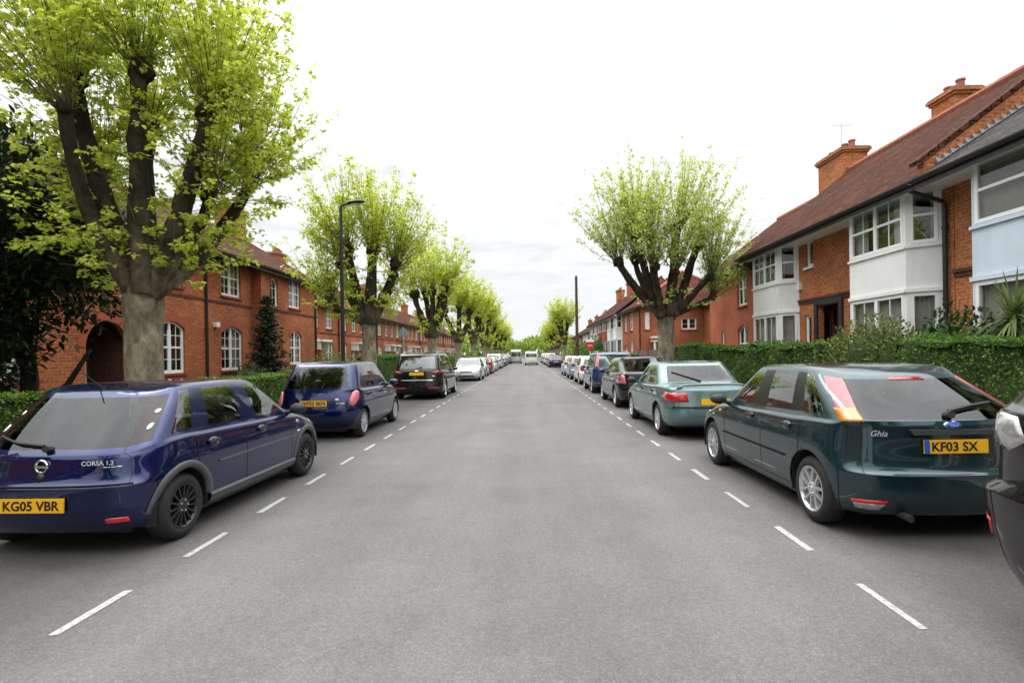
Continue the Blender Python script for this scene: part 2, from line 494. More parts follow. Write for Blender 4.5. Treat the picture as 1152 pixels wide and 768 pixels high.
def plane_bark():
    """pale mottled bark on the trunk that grows darker up the limbs"""
    m, nt, out = new_mat('plane_bark')
    tc = N(nt, 'ShaderNodeTexCoord')
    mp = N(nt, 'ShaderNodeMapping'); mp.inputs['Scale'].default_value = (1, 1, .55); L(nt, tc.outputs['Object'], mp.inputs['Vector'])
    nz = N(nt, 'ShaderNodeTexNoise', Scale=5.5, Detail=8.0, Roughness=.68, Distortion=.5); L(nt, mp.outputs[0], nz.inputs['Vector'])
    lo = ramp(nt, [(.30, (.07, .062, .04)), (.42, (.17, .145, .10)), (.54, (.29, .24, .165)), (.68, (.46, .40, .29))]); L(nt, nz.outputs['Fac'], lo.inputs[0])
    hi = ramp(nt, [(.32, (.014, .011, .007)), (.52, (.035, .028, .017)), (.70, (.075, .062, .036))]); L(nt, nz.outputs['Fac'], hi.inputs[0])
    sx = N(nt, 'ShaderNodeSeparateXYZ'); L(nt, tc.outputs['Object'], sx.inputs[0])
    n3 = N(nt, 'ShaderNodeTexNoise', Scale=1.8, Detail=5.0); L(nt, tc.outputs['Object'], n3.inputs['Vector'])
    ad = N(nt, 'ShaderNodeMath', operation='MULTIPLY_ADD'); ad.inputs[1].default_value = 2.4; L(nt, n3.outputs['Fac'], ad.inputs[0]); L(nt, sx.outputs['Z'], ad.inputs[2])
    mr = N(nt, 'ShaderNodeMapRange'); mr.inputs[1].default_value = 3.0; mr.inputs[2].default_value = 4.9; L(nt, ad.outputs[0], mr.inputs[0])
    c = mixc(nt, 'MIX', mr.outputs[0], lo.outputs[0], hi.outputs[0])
    p = pbr(nt, out, Base_Color=c, Roughness=.9, Specular_IOR_Level=.2)
    n2 = N(nt, 'ShaderNodeTexNoise', Scale=20.0, Detail=8.0, Roughness=.75); L(nt, mp.outputs[0], n2.inputs['Vector'])
    b = N(nt, 'ShaderNodeBump', Strength=.9, Distance=.04); L(nt, n2.outputs['Fac'], b.inputs['Height']); L(nt, b.outputs[0], p.inputs['Normal'])
    return m
M['plane_bark'] = plane_bark()

M['rear_glass'] = glass_mat('rear_glass', (0.50, 0.56, 0.55), 1.58)
# ------------------------------------------------------------------ vehicles
XF_LOW = [0, .50, .86, .972, 1, 1, 1, 1, 1, 1, .995, .955, .80, .43, 0]
XF_GLS = [0, .50, .84, .962, 1, 1, 1, 1, 1, 1, .96, .86, .66, .35, 0]
OR_LOW = [0, .018, .095, .30]
OR_GLS = [0, .02, .075, .20]
OF_LOW = {10: None, 11: .32, 12: .14, 13: .035, 14: 0}
OF_GLS = {10: .36, 11: .21, 12: .10, 13: .027, 14: 0}

def lerp(a, b, t): return a + (b - a) * t

def car_cage(S):
    """rows of cage points; returns (rows, widths) for the right-hand half"""
    L_, W2, H = S['L'], S['W'] / 2, S['H']
    zb = S.get('zb', .20)
    base_r, top_r = S['rear_glass']          # (y,z) bottom, (y,z) top
    cowl, top_f = S['front_glass']
    lead = S['bonnet']                        # (y,z)
    zbr, zbf = S['belt']
    by, ry = S['belt_y'], S['roof_y']         # y of columns 4..9 at belt and at roof
    rw = S.get('roofw', .76)
    tail = S['tail']; nose = S['nose']        # y at rows 0..4
    zr = S.get('zr', [zb + .04, zb + .10, .42, .57, .74])
    zf = S.get('zf', [zb, zb + .06, .36, .50, .62])
    zs = S.get('zs', [zb, zb + .07, .42, .60, .76])
    ws = S.get('ws', [.90, .965, .99, 1.0, .99])
    rows = []
    def low_row(i):
        P = []
        yr, yf = tail[i], L_ - nose[i]
        for c in range(15):
            x = XF_LOW[c] * W2 * ws[i]
            if c <= 3: y = yr + OR_LOW[c] * S.get('round_r', 1.0)
            elif c <= 9: y = by[c - 4]
            elif c == 10: y = lerp(by[5], yf - OF_LOW[11], .5)
            else: y = yf - OF_LOW[c] * S.get('round_f', 1.0)
            if c <= 2: z = zr[i]
            elif c == 3: z = lerp(zr[i], zs[i], .5)
            elif c <= 9: z = zs[i]
            elif c == 10: z = lerp(zs[i], zf[i], .3)
            elif c == 11: z = lerp(zs[i], zf[i], .8)
            else: z = zf[i]
            P.append([x, y, z])
        return P
    for i in range(5): rows.append(low_row(i))
    def belt_z(c): return lerp(zbr, zbf, (c - 4) / 5.0)
    # row 5: belt edge / bonnet lead / tailgate top
    P = []
    yr5, z5 = S['tail5']
    w5 = S.get('w5', .955)
    for c in range(15):
        x = XF_LOW[c] * W2 * w5
        if c <= 3: y = yr5 + OR_LOW[c] * S.get('round_r', 1.0); z = z5 if c < 3 else lerp(z5, zbr - .03, .5)
        elif c <= 9: y = by[c - 4]; z = belt_z(c) - .03
        elif c == 10: y = lerp(by[5], lead[0] - .3, .5); z = lerp(zbf, lead[1], .42)
        else: y = lead[0] - OF_LOW[c]; z = lead[1] - (.035 if c == 11 else 0)
        P.append([x, y, z])
    r5 = P
    # row 8: glass base
    P = []
    wg = S.get('wg', .915)
    for c in range(15):
        xf = XF_GLS[c]
        if c == 2: xf = S.get('lamp_x', (.84, .84))[0]
        x = xf * W2 * wg
        if c <= 3: y = base_r[0] + OR_GLS[c]; z = base_r[1] if c < 3 else lerp(base_r[1], zbr, .5)
        elif c <= 9: y = by[c - 4]; z = belt_z(c) + .012
        else: y = cowl[0] - OF_GLS[c]; z = cowl[1] if c > 10 else lerp(cowl[1], zbf, .4)
        P.append([x, y, z])
    r8 = P
    def lr(a, b, t, bulge):
        o = []
        for c in range(15):
            p = [lerp(a[c][k], b[c][k], t) for k in range(3)]
            if c >= 11: p[2] += bulge
            if c <= 2: p[2] += S.get('deck_bulge', 0) * 4 * t * (1 - t)
            o.append(p)
        return o
    bb = S.get('bonnet_bulge', .05)
    rows.append(r5)
    rows.append(lr(r5, r8, .33, bb)); rows.append(lr(r5, r8, .70, bb * .75))
    rows.append(r8)
    # row 10: glass top
    wt = rw + .02
    zt = S.get('zt', H - .055)
    P = []
    for c in range(15):
        x = (S.get('lamp_x', (.84, .84))[1] if c == 2 else XF_GLS[c]) * W2 * wt
        if c <= 3: y = top_r[0] + OR_GLS[c] * S.get('lamp_wrap', .8); z = top_r[1] if c < 3 else lerp(top_r[1], zt, .5)
        elif c <= 9: y = ry[c - 4]; z = zt - .02 * (abs(c - 6.5) / 2.5) ** 2
        else: y = top_f[0] - OF_GLS[c] * .7; z = top_f[1] if c > 10 else lerp(top_f[1], zt, .4)
        P.append([x, y, z])
    r10 = P
    r9 = []
    for c in range(15):
        p = [lerp(r8[c][k], r10[c][k], .5) for k in range(3)]
        p[0] *= 1.018
        if c <= 2: p[1] -= S.get('rg_bulge', .02)
        if c >= 11: p[1] += .02
        r9.append(p)
    rows.append(r9); rows.append(r10)
    # row 11 roof edge, row 12 inner
    P = []
    for c in range(15):
        x = XF_GLS[c] * W2 * (wt - .06)
        y = r10[c][1]
        if c <= 2: y += .06; z = top_r[1] + .035
        elif c >= 11: y -= .07; z = top_f[1] + .035
        else: z = H - .028 - .012 * (abs(c - 6.5) / 3.0) ** 2; y = lerp(y, r10[6][1], .03)
        P.append([x, y, z])
    r11 = P
    P = []
    yc0, yc1 = top_r[0] + .30, top_f[0] - .32
    for c in range(15):
        x = XF_GLS[c] * W2 * wt * .55
        if c <= 2: y = yc0 + OR_GLS[c] * .3
        elif c >= 12: y = yc1 - OF_GLS[c] * .3
        else: y = lerp(yc0 + .05, yc1 - .06, (c - 2.4) / 9.2)
        t = (y - yc0) / max(.1, yc1 - yc0)
        z = H - .012 - .03 * (2 * t - 1) ** 2
        P.append([x, y, z])
    rows.append(r11); rows.append(P)
    return rows

REGION_NAMES = ['body', 'windscreen', 'rear_window', 'side_window', 'tail_light', 'door', 'tailgate', 'bumper', 'bonnet']

def car_region(S, r, c):
    """(kind, key) of the cage face between rows r,r+1 and columns c,c+1"""
    if r in (8, 9):
        if c >= 10: return ('windscreen', 0)
        if c <= 1 and not S.get('blind_rear'): return ('rear_window', 0)
        if c == 2 and S.get('pillar_lamp'): return ('tail_light', 1)
        if c in (5, 7) and S.get('black_pillar'): return ('pillar', c)
        if c == 4 and S.get('quarter', True): return ('side_window', 1)
        if c == 6 and not S.get('van'): return ('side_window', 2)
        if c == 8: return ('side_window', 3)
    if 1 <= r <= 4:
        if c in (5, 6) and S.get('doors', 4) == 4: return ('door', 1)
        if c in (7, 8): return ('door', 2)
    if r <= 2 and c <= 2: return ('bumper', 1)
    if r <= 3 and c >= 11: return ('bumper', 2)
    if 3 <= r <= 7 and c <= 1: return ('tailgate', 0)
    if 5 <= r <= 7 and c >= 11: return ('bonnet', 0)
    return ('body', 0)

def wheel(root, S, style, x, y, s, lod):
    """tyre mesh object named wheel, rim as its child; s=+1 right side"""
    r, w = S['wr'], S.get('ww', .19)
    seg = 40 if lod == 0 else (24 if lod == 1 else 14)
    rr = r * S.get('rim_frac', .66)
    mb = MB()
    prof = [(-w / 2 + .01, rr * .96), (-w / 2, rr + .01), (-w / 2 - .008, (r + rr) / 2), (-w / 2 + .008, r - .03), (-w / 2 + .03, r - .004),
            (0, r), (w / 2 - .03, r - .004), (w / 2 - .008, r - .03), (w / 2 + .008, (r + rr) / 2), (w / 2, rr + .01), (w / 2 - .01, rr * .96), (w / 2 - .05, rr * .93)]
    mb.lathe_x(prof, seg)
    key = ('tyre', id(S), lod)
    me = mb.mesh('wheel', 'tyre', smooth=True)
    o = link('wheel', me, root)
    o.location = (x, y, r)
    o.rotation_euler = (0, 0, 0 if s > 0 else PI)
    o.rotation_euler[0] = random.uniform(0, 6)
    mb = MB()
    xo = w / 2 - .012           # outer face
    mat = {'black15': 'rim_black', 'double5': 'rim_alloy', 'alloy5': 'rim_alloy', 'alloy7': 'rim_alloy', 'cover': 'rim_steel'}[style]
    # rim lip and barrel
    mb.lathe_x([(xo + .012, rr + .006), (xo + .014, rr - .006), (xo - .004, rr - .02), (xo - .07, rr - .035), (xo - .075, .02)], seg, 0)
    n, dbl = {'black15': (15, 0), 'double5': (5, 1), 'alloy5': (5, 0), 'alloy7': (7, 0), 'cover': (9, 0)}[style]
    w0, w1 = {'black15': (.014, .017), 'double5': (.024, .028), 'alloy5': (.05, .06), 'alloy7': (.03, .036), 'cover': (.06, .10)}[style]
    if lod < 2:
        for k in range(n):
            for d in ((-1, 1) if dbl else (0,)):
                a = 2 * PI * k / n
                ca, sa = math.cos(a), math.sin(a)
                def pt(rad, tan, xx): return (xx, ca * rad - sa * tan, sa * rad + ca * tan)
                t0, t1 = d * .028, d * .050
                r0, r1 = .045, rr - .012
                mb.hexa([pt(r0, t0 - w0 / 2, xo - .035), pt(r0, t0 + w0 / 2, xo - .035), pt(r1, t1 + w1 / 2, xo - .03), pt(r1, t1 - w1 / 2, xo - .03),
                         pt(r0, t0 - w0 / 2 * .8, xo + .002), pt(r0, t0 + w0 / 2 * .8, xo + .002), pt(r1, t1 + w1 / 2 * .85, xo + .008), pt(r1, t1 - w1 / 2 * .85, xo + .008)], 0)
        mb.lathe_x([(xo - .03, .075), (xo + .0, .07), (xo + .008, .055), (xo + .006, .03), (xo + .010, .028), (xo + .012, .0)], 20, 0)
        for k in range(5):
            a = 2 * PI * (k + .5) / 5
            mb.tube([(xo, .048 * math.cos(a), .048 * math.sin(a)), (xo + .014, .048 * math.cos(a), .048 * math.sin(a))], .009, 6, 1)
        # brake disc behind the spokes
        mb.lathe_x([(xo - .062, .001), (xo - .062, rr * .72)], 20, 2)
    else:
        mb.lathe_x([(xo - .004, rr - .02), (xo + .005, .06), (xo + .01, .0)], seg, 0)
    ro = mb.build('rim', [mat, 'bolt', 'brake'], o, smooth=False)
    return o

def make_car(S, paint, loc, yaw, label, cat, lod=0, name='parked_car', group=None, plate=None, plate_front=None, wheels='alloy5', extras=None, roofmat=None):
    root = thing(name, (0, 0, 0), label, cat, group)
    rows = car_cage(S)
    NR = len(rows)
    verts, faces, tags = [], [], []
    idx = {}
    def vid(r, c, s):
        if c in (0, 14): s = 1
        k = (r, c, s)
        if k not in idx:
            x, y, z = rows[r][c]
            idx[k] = len(verts); verts.append((x * s, y, z))
        return idx[k]
    keys = {}
    def key_id(k):
        if k not in keys: keys[k] = len(keys)
        return keys[k]
    key_id(('body', 0, 0))
    for s in (1, -1):
        for r in range(NR - 1):
            for c in range(14):
                q = [vid(r, c, s), vid(r, c + 1, s), vid(r + 1, c + 1, s), vid(r + 1, c, s)]
                if len(set(q)) < 4: q = list(dict.fromkeys(q))
                faces.append(q)
                kd, kk = car_region(S, r, c)
                if kd in ('side_window', 'door', 'tail_light', 'pillar'): kk = kk * s
                tags.append(key_id((kd, kk, 0)))
    t = NR - 1
    for c in range(2, 12):
        faces.append([vid(t, c, 1), vid(t, c + 1, 1), vid(t, c + 1, -1), vid(t, c, -1)]); tags.append(0)
    faces.append([vid(t, 0, 1), vid(t, 1, 1), vid(t, 2, 1), vid(t, 2, -1), vid(t, 1, -1)]); tags.append(0)
    faces.append([vid(t, 14, 1), vid(t, 13, 1), vid(t, 12, 1), vid(t, 12, -1), vid(t, 13, -1)]); tags.append(0)
    me = bpy.data.meshes.new('shell')
    me.from_pydata(verts, [], faces)
    for i in range(len(keys)): me.materials.append(M['seal'])
    me.polygons.foreach_set('material_index', tags)
    ob = bpy.data.objects.new('shell', me); COL.objects.link(ob)
    bm = bmesh.new(); bm.from_mesh(me)
    bmesh.ops.recalc_face_normals(bm, faces=bm.faces)
    cr = bm.edges.layers.float.get('crease_edge') or bm.edges.layers.float.new('crease_edge')
    def crease(r, cols, v):
        for s in (1, -1):
            for c in cols:
                a, b = vid(r, c, s), vid(r, c + 1, s)
                e = bm.edges.get((bm.verts[a], bm.verts[b]))
                if e: e[cr] = v
    bm.verts.ensure_lookup_table()
    for (r, cols, v) in S.get('crease', []): crease(r, cols, v)
    bm.to_mesh(me); bm.free()
    sub = ob.modifiers.new('s', 'SUBSURF'); sub.levels = {0: 3, 1: 3, 2: 2}[lod]; sub.render_levels = sub.levels
    bpy.context.view_layer.update()
    dg = bpy.context.evaluated_depsgraph_get()
    me2 = bpy.data.meshes.new_from_object(ob.evaluated_get(dg))
    bpy.data.objects.remove(ob)
    bm = bmesh.new(); bm.from_mesh(me2)
    # wheel arches
    ra, fa, wr = S['ra'], S['fa'], S['wr']
    AR = wr + S.get('arch_gap', .055)
    for yc in (ra, fa):
        def d(v): return math.hypot(v.co.y - yc, v.co.z - wr)
        kill = [f for f in bm.faces if all(abs(v.co.x) > S['W'] * .30 and v.co.z < wr + AR + .1 and d(v) < AR for v in f.verts)]
        bmesh.ops.delete(bm, geom=kill, context='FACES')
        for v in bm.verts:
            if abs(v.co.x) > S['W'] * .30 and v.co.z < wr + AR + .1:
                dd = d(v)
                if dd < AR:
                    k = AR / max(dd, 1e-4)
                    v.co.y = yc + (v.co.y - yc) * k; v.co.z = wr + (v.co.z - wr) * k
    lo = [v for v in bm.verts if not v.link_faces]
    bmesh.ops.delete(bm, geom=lo, context='VERTS')
    bm.normal_update()
    # the wheel side of arches can dip below the sill; keep it off the road
    for v in bm.verts:
        if v.co.z < .12: v.co.z = .12
    bm.normal_update()
    bvh = BVHTree.FromBMesh(bm)
    inv = {v: k for k, v in keys.items()}
    W = S['W']

    def side(y, z, s):
        h = bvh.ray_cast(Vector((s * 2.0, y, z)), Vector((-s, 0, 0)))
        if h[0] is None: return Vector((s * W / 2, y, z)), Vector((s, 0, 0))
        n = h[1] if h[1].x * s > 0 else -h[1]
        return h[0], n
    def rear(x, z):
        h = bvh.ray_cast(Vector((x, -1.0, z)), Vector((0, 1, 0)))
        if h[0] is None: return Vector((x, .1, z)), Vector((0, -1, 0))
        n = h[1] if h[1].y < 0 else -h[1]
        return h[0], n
    def front(x, z):
        h = bvh.ray_cast(Vector((x, S['L'] + 1, z)), Vector((0, -1, 0)))
        if h[0] is None: return Vector((x, S['L'] - .1, z)), Vector((0, 1, 0))
        n = h[1] if h[1].y > 0 else -h[1]
        return h[0], n
    def top(x, y):
        h = bvh.ray_cast(Vector((x, y, 4)), Vector((0, 0, -1)))
        if h[0] is None: return Vector((x, y, 1)), Vector((0, 0, 1))
        n = h[1] if h[1].z > 0 else -h[1]
        return h[0], n

    def patch(nm, fn, outline, matn, off=.006, bulge=.0, rings=5, parent=None, sub=4):
        """a raised panel with the given outline, laid on the body surface"""
        pts = []
        n = len(outline)
        for i in range(n):
            a, b = outline[i], outline[(i + 1) % n]
            for k in range(sub):
                pts.append((lerp(a[0], b[0], k / sub), lerp(a[1], b[1], k / sub)))
        cx = sum(p[0] for p in pts) / len(pts); cy = sum(p[1] for p in pts) / len(pts)
        mb = MB()
        n = len(pts)
        ringv = []
        for k in range(rings + 1):
            t_ = 1 - k / rings if k else 1.0
            o_ = off if k else -.012
            kk = max(0, k - 0)
            if k == 0: t_ = 1.0
            else: t_ = 1 - (k - 1) / rings
            base = len(mb.v)
            for p in pts:
                q, nn = fn(cx + (p[0] - cx) * t_, cy + (p[1] - cy) * t_)
                mb.v.append(tuple(q + nn * (o_ + (bulge * (1 - t_ * t_) if k else 0))))
            ringv.append(base)
        for k in range(len(ringv) - 1):
            for i in range(n):
                a, b = ringv[k] + i, ringv[k] + (i + 1) % n
                mb.f.append((a, b, ringv[k + 1] + (i + 1) % n, ringv[k + 1] + i)); mb.mi.append(0)
        mb.f.append(tuple(ringv[-1] + i for i in range(n))); mb.mi.append(0)
        return mb.build(nm, matn, parent or root, smooth=True, recalc=True)

    def strip(mb, fn, pts, width, height, mi=0, sub=6):
        P = []
        for i in range(len(pts) - 1):
            for k in range(sub):
                P.append((lerp(pts[i][0], pts[i + 1][0], k / sub), lerp(pts[i][1], pts[i + 1][1], k / sub)))
        P.append(pts[-1])
        Q = [fn(*p) for p in P]
        n0 = len(mb.v)
        for i, (q, n) in enumerate(Q):
            tg = (Q[min(i + 1, len(Q) - 1)][0] - Q[max(i - 1, 0)][0]).normalized()
            bn = n.cross(tg).normalized() * (width / 2)
            for a, h in ((-1, -.004), (-.7, height), (.7, height), (1, -.004)):
                mb.v.append(tuple(q + bn * a + n * h))
        for i in range(len(Q) - 1):
            for k in range(3):
                a = n0 + i * 4 + k
                mb.f.append((a, a + 1, a + 5, a + 4)); mb.mi.append(mi)

    # panel gaps along region borders (they become part of the body mesh)
    gap = MB()
    if lod < 2:
        okk = {i for k, i in keys.items() if k[0] in ('body', 'door', 'tailgate', 'bumper', 'bonnet')}
        wgap = .0042 if lod == 0 else .006
        for e in bm.edges:
            if len(e.link_faces) != 2: continue
            a, b = e.link_faces[0].material_index, e.link_faces[1].material_index
            if a == b or a not in okk or b not in okk: continue
            if S.get('van') and abs(e.verts[0].co.x) < .02: continue
            p, q = e.verts[0].co, e.verts[1].co
            n = (e.verts[0].normal + e.verts[1].normal).normalized()
            t_ = (q - p)
            if t_.length < 1e-6: continue
            s_ = n.cross(t_.normalized()) * wgap
            o_ = n * .0022
            ex = t_ * .08
            gap.quad(p - ex - s_ + o_, q + ex - s_ + o_, q + ex + s_ + o_, p - ex + s_ + o_)
    # split the shell
    gm = S.get('glass', 'car_glass')
    partmat = {'pillar': 'seal', 'body': paint, 'door': paint, 'tailgate': paint, 'bumper': S.get('bumper_mat', paint), 'bonnet': paint,
               'windscreen': 'car_glass', 'rear_window': S.get('rear_glass_mat', 'rear_glass' if gm == 'car_glass' else gm), 'side_window': gm, 'tail_light': S.get('lampm', 'lamp_red_bright')}
    for f in bm.faces: f.smooth = True
    handles = {}
    for k, i in keys.items():
        sub_bm = bm.copy()
        rm = [f for f in sub_bm.faces if f.material_index != i]
        bmesh.ops.delete(sub_bm, geom=rm, context='FACES')
        if not sub_bm.faces:
            sub_bm.free(); continue
        for f in sub_bm.faces: f.material_index = 0
        if k[0] in ('windscreen', 'rear_window', 'side_window'):
            ins = bmesh.ops.inset_region(sub_bm, faces=list(sub_bm.faces), thickness=S.get('seal', .014), depth=0.0, use_even_offset=True, use_boundary=True)
            for f in ins['faces']: f.material_index = 1
        m_ = bpy.data.meshes.new(k[0])
        sub_bm.to_mesh(m_); sub_bm.free()
        m_.materials.clear()
        m_.materials.append(M[partmat[k[0]]])
        m_.materials.append(M['seal'] if k[0] in ('windscreen', 'rear_window', 'side_window') else M['seal'])
        if k[0] == 'body' and gap.f:
            bj = bmesh.new(); bj.from_mesh(m_)
            gv = [bj.verts.new(v) for v in gap.v]
            for f in gap.f:
                nf = bj.faces.new([gv[i] for i in f]); nf.material_index = 1
            bj.to_mesh(m_); bj.free()
        o = link(k[0], m_, root)
        if k[0] == 'door': handles[k[1]] = o
    bm.free()
    # underside and cabin
    mb = MB()
    mb.box(-W * .42, W * .42, ra + AR + .02, fa - AR - .02, .15, .27); mb.box(-W * .33, W * .33, ra - .3, S['L'] - .5, .152, .268)
    mb.box(-W * .36, W * .36, .30, ra, .235, .29)
    for yc in (ra, fa):
        for s in (1, -1):
            xs = [s * W * .27, s * (W * .5 - .035)]
            n0 = len(mb.v)
            for xx in xs:
                for k in range(17):
                    a = PI * (k / 16) * 1.16 - .25
                    mb.v.append((xx, yc + math.cos(a) * (AR + .004), wr + math.sin(a) * (AR + .004)))
            for k in range(16):
                mb.f.append((n0 + k, n0 + k + 1, n0 + 18 + k, n0 + 17 + k)); mb.mi.append(0)
            mb.poly([(xs[0], yc + math.cos(PI * k / 12) * AR, wr + math.sin(PI * k / 12) * AR) for k in range(13)])
    mb.build('underbody', 'plastic', root)
    zbelt = S['belt'][0]
    mb = MB()
    mb.box(-W * .41, W * .41, S['rear_glass'][0][0] + .25, S['front_glass'][0][0] - .25, .25, .36)
    mb.box(-W * .40, W * .40, S['front_glass'][0][0] - .75, S['front_glass'][0][0] - .38, .55, S['front_glass'][0][1] - .03)
    mb.build('dashboard', 'plastic', root)
    if lod < 2 and not S.get('van'):
        rows_y = S.get('seat_y', (S['ra'] + .42, S['ra'] + 1.30))
        for ii, yy in enumerate(rows_y):
            for s in (1, -1):
                mb = MB()
                x0 = s * W * .215; hw = W * .135
                zt_ = min(zbelt + .10, S['H'] - .40)
                mb.hexa([(x0 - hw, yy, .45), (x0 + hw, yy, .45), (x0 + hw, yy + .16, .45), (x0 - hw, yy + .16, .45),
                         (x0 - hw * .85, yy - .22, zt_), (x0 + hw * .85, yy - .22, zt_), (x0 + hw * .85, yy - .12, zt_), (x0 - hw * .85, yy - .12, zt_)])
                mb.box(x0 - hw, x0 + hw, yy + .05, yy + .55, .36, .54)
                so = mb.build('seat', 'seat_cloth', root)
                mb = MB()
                hz = zt_ + .10
                mb.hexa([(x0 - .11, yy - .25, hz - .08), (x0 + .11, yy - .25, hz - .08), (x0 + .12, yy - .15, hz - .08), (x0 - .12, yy - .15, hz - .08),
                         (x0 - .09, yy - .26, hz + .09), (x0 + .09, yy - .26, hz + .09), (x0 + .09, yy - .18, hz + .09), (x0 - .09, yy - .18, hz + .09)])
                mb.build('headrest', 'seat_cloth', so)
    # wheels
    for yc in (ra, fa):
        for s in (1, -1):
            wheel(root, S, wheels, s * (W / 2 - S.get('ww', .19) / 2 - S.get('wheel_in', .03)), yc, s, lod)
    # door furniture
    if lod < 2:
        for kk, o in handles.items():
            s = 1 if kk > 0 else -1
            yy = S['handle_y'][abs(kk) - 1]
            zz = S['handle_z']
            mb = MB()
            fn = lambda y, z: side(y, z, s)
            strip(mb, fn, [(yy - .09, zz), (yy + .09, zz + .008)], .042, .022, sub=4)
            q, n = side(yy, zz, s)
            mb2 = MB()
            patch('handle_cup', fn, [(yy + .085 * math.cos(a) * 1.0, zz + .045 * math.sin(a)) for a in [2 * PI * i / 12 for i in range(12)]], S.get('cup_mat', paint), off=.0015, rings=2, parent=o, sub=1)
            mb.build('handle', S.get('handle_mat', 'plastic'), o, smooth=False)
    # mirrors
    my, mz = S['mirror']
    for s in (1, -1):
        mb = MB()
        q, n = side(my, mz, s)
        x0 = q.x
        ring = []
        prof = [(0, .35), (.02, .8), (.07, 1.0), (.12, .95), (.165, .7), (.18, .3)]
        n0 = len(mb.v)
        seg = 10
        for (dy, k) in prof:
            for i in range(seg):
                a = 2 * PI * i / seg
                mb.v.append((x0 + s * (.135 + .105 * k * math.cos(a)), my + dy - .03, mz + .055 + .072 * k * math.sin(a)))
        for i in range(len(prof) - 1):
            for k in range(seg):
                a = n0 + i * seg + k; b = n0 + i * seg + (k + 1) % seg
                mb.f.append((a, b, b + seg, a + seg)); mb.mi.append(0)
        mb.f.append(tuple(n0 + i for i in range(seg))); mb.mi.append(0)
        mb.f.append(tuple(n0 + (len(prof) - 1) * seg + i for i in range(seg))); mb.mi.append(0)
        mb.tube([(x0 - s * .03, my + .04, mz - .01), (x0 + s * .07, my + .05, mz + .03)], .028, 8)
        mb.build('wing_mirror', S.get('mirror_mat', 'plastic'), root, smooth=True, recalc=True)
    # number plates
    def put_plate(fn, zc, sgn, txt, matn, tilt=0.0, blue=False, xo=0.0):
        q, n = fn(xo, zc)
        pr = bpy.data.objects
        mb = MB()
        mb.box(-.26, .26, -.006, .004, -.0555, .0555, 0)
        if blue: mb.box(-.2585, -.215, -.0075, -.003, -.054, .054, 1)
        o = mb.build('number_plate', [matn, 'plate_blue'], root)
        o.location = (xo, q.y + sgn * .012, zc)
        o.rotation_euler = (-tilt if sgn < 0 else tilt, 0, 0 if sgn < 0 else PI)
        if txt:
            tm = text_mesh(txt, .1, .0025)
            xs = [v.co.x for v in tm.vertices]; zs_ = [v.co.z for v in tm.vertices]
            w_, h_ = max(xs) - min(xs), max(zs_) - min(zs_)
            sx = (.455 if not blue else .425 * (.88 if len(txt) == 7 else 1)) / w_; sz = .076 / h_
            cx_, cz_ = (max(xs) + min(xs)) / 2, (max(zs_) + min(zs_)) / 2
            for v in tm.vertices:
                v.co.x = (v.co.x - cx_) * sx + (.0 if not blue else (-.010 if len(txt) == 7 else .018))
                v.co.z = (v.co.z - cz_) * sz
                v.co.y -= .0085
            tm.materials.append(M['ink'])
            link('registration', tm, o)
        return o
    if plate: put_plate(rear, S['plate_z'], -1, plate[0], plate[1], plate[2] if len(plate) > 2 else 0.0, plate[3] if len(plate) > 3 else False)
    if plate_front: put_plate(front, S.get('plate_fz', .45), 1, plate_front[0], plate_front[1])
    # lamps
    for (nm, where, outline, matn, bul) in S.get('lamps', []):
        for s in (1, -1):
            if where == 'rear': fn = lambda a, b, s=s: rear(a * s, b)
            elif where == 'front': fn = lambda a, b, s=s: front(a * s, b)
            else: fn = lambda a, b, s=s: side(a, b, s)
            patch(nm, fn, outline, matn, off=.007, bulge=bul, rings=4 if lod < 2 else 2, sub=3 if lod < 2 else 1)
    for (nm, where, outline, matn, bul) in S.get('panels', []):
        fn = {'rear': rear, 'front': front, 'top': top}[where]
        patch(nm, fn, outline, matn, off=.004, bulge=bul, rings=4 if lod < 2 else 2, sub=3 if lod < 2 else 1)
    # arch trims, side mouldings, sills
    if S.get('arch_trim') and lod < 2:
        for yc in (ra, fa):
            for s in (1, -1):
                mb = MB(); n0 = len(mb.v)
                K = 28
                for k in range(K + 1):
                    a = .10 + (PI - .20) * k / K
                    for (rr_, off) in ((AR - .006, -.03), (AR - .004, .008), (AR + .05, .012), (AR + .062, -.004)):
                        yy, zz = yc + math.cos(a) * rr_, wr + math.sin(a) * rr_
                        yq, zq = yc + math.cos(a) * (AR + .03), wr + math.sin(a) * (AR + .03)
                        q, n = side(yq, max(zq, .24), s)
                        mb.v.append((q.x + s * off, yy, zz))
                for k in range(K):
                    for j in range(3):
                        a = n0 + k * 4 + j
                        mb.f.append((a, a + 1, a + 5, a + 4)); mb.mi.append(0)
                mb.build('arch_trim', S['arch_trim'], root, smooth=True, recalc=True)
    if lod < 2:
        for s in (1, -1):
            fn = lambda y, z, s=s: side(y, z, s)
            if S.get('moulding'):
                for (y0, y1, z0, z1, wd, mt) in S['moulding']:
                    mb = MB(); strip(mb, fn, [(y0, z0), (y1, z1)], wd, .012, sub=14)
                    mb.build('side_moulding', mt, root, smooth=False)
            if S.get('sill'):
                mb = MB(); strip(mb, fn, [(ra + AR + .02, S['sill'][0]), (fa - AR - .02, S['sill'][0])], S['sill'][1], .02, sub=14)
                mb.build('sill', S['sill'][2], root)
    if S.get('roof_rails'):
        for s in (1, -1):
            y0, y1 = S['roof_rails']
            P = []
            for k in range(9):
                yy = lerp(y0, y1, k / 8)
                q, n = top(s * W * .335, yy)
                P.append((q.x, yy, q.z + (.045 if 0 < k < 8 else -.01)))
            mb = MB(); mb.tube(P, .018, 8)
            mb.build('roof_rail', S.get('rail_mat', 'rim_steel'), root, smooth=True)
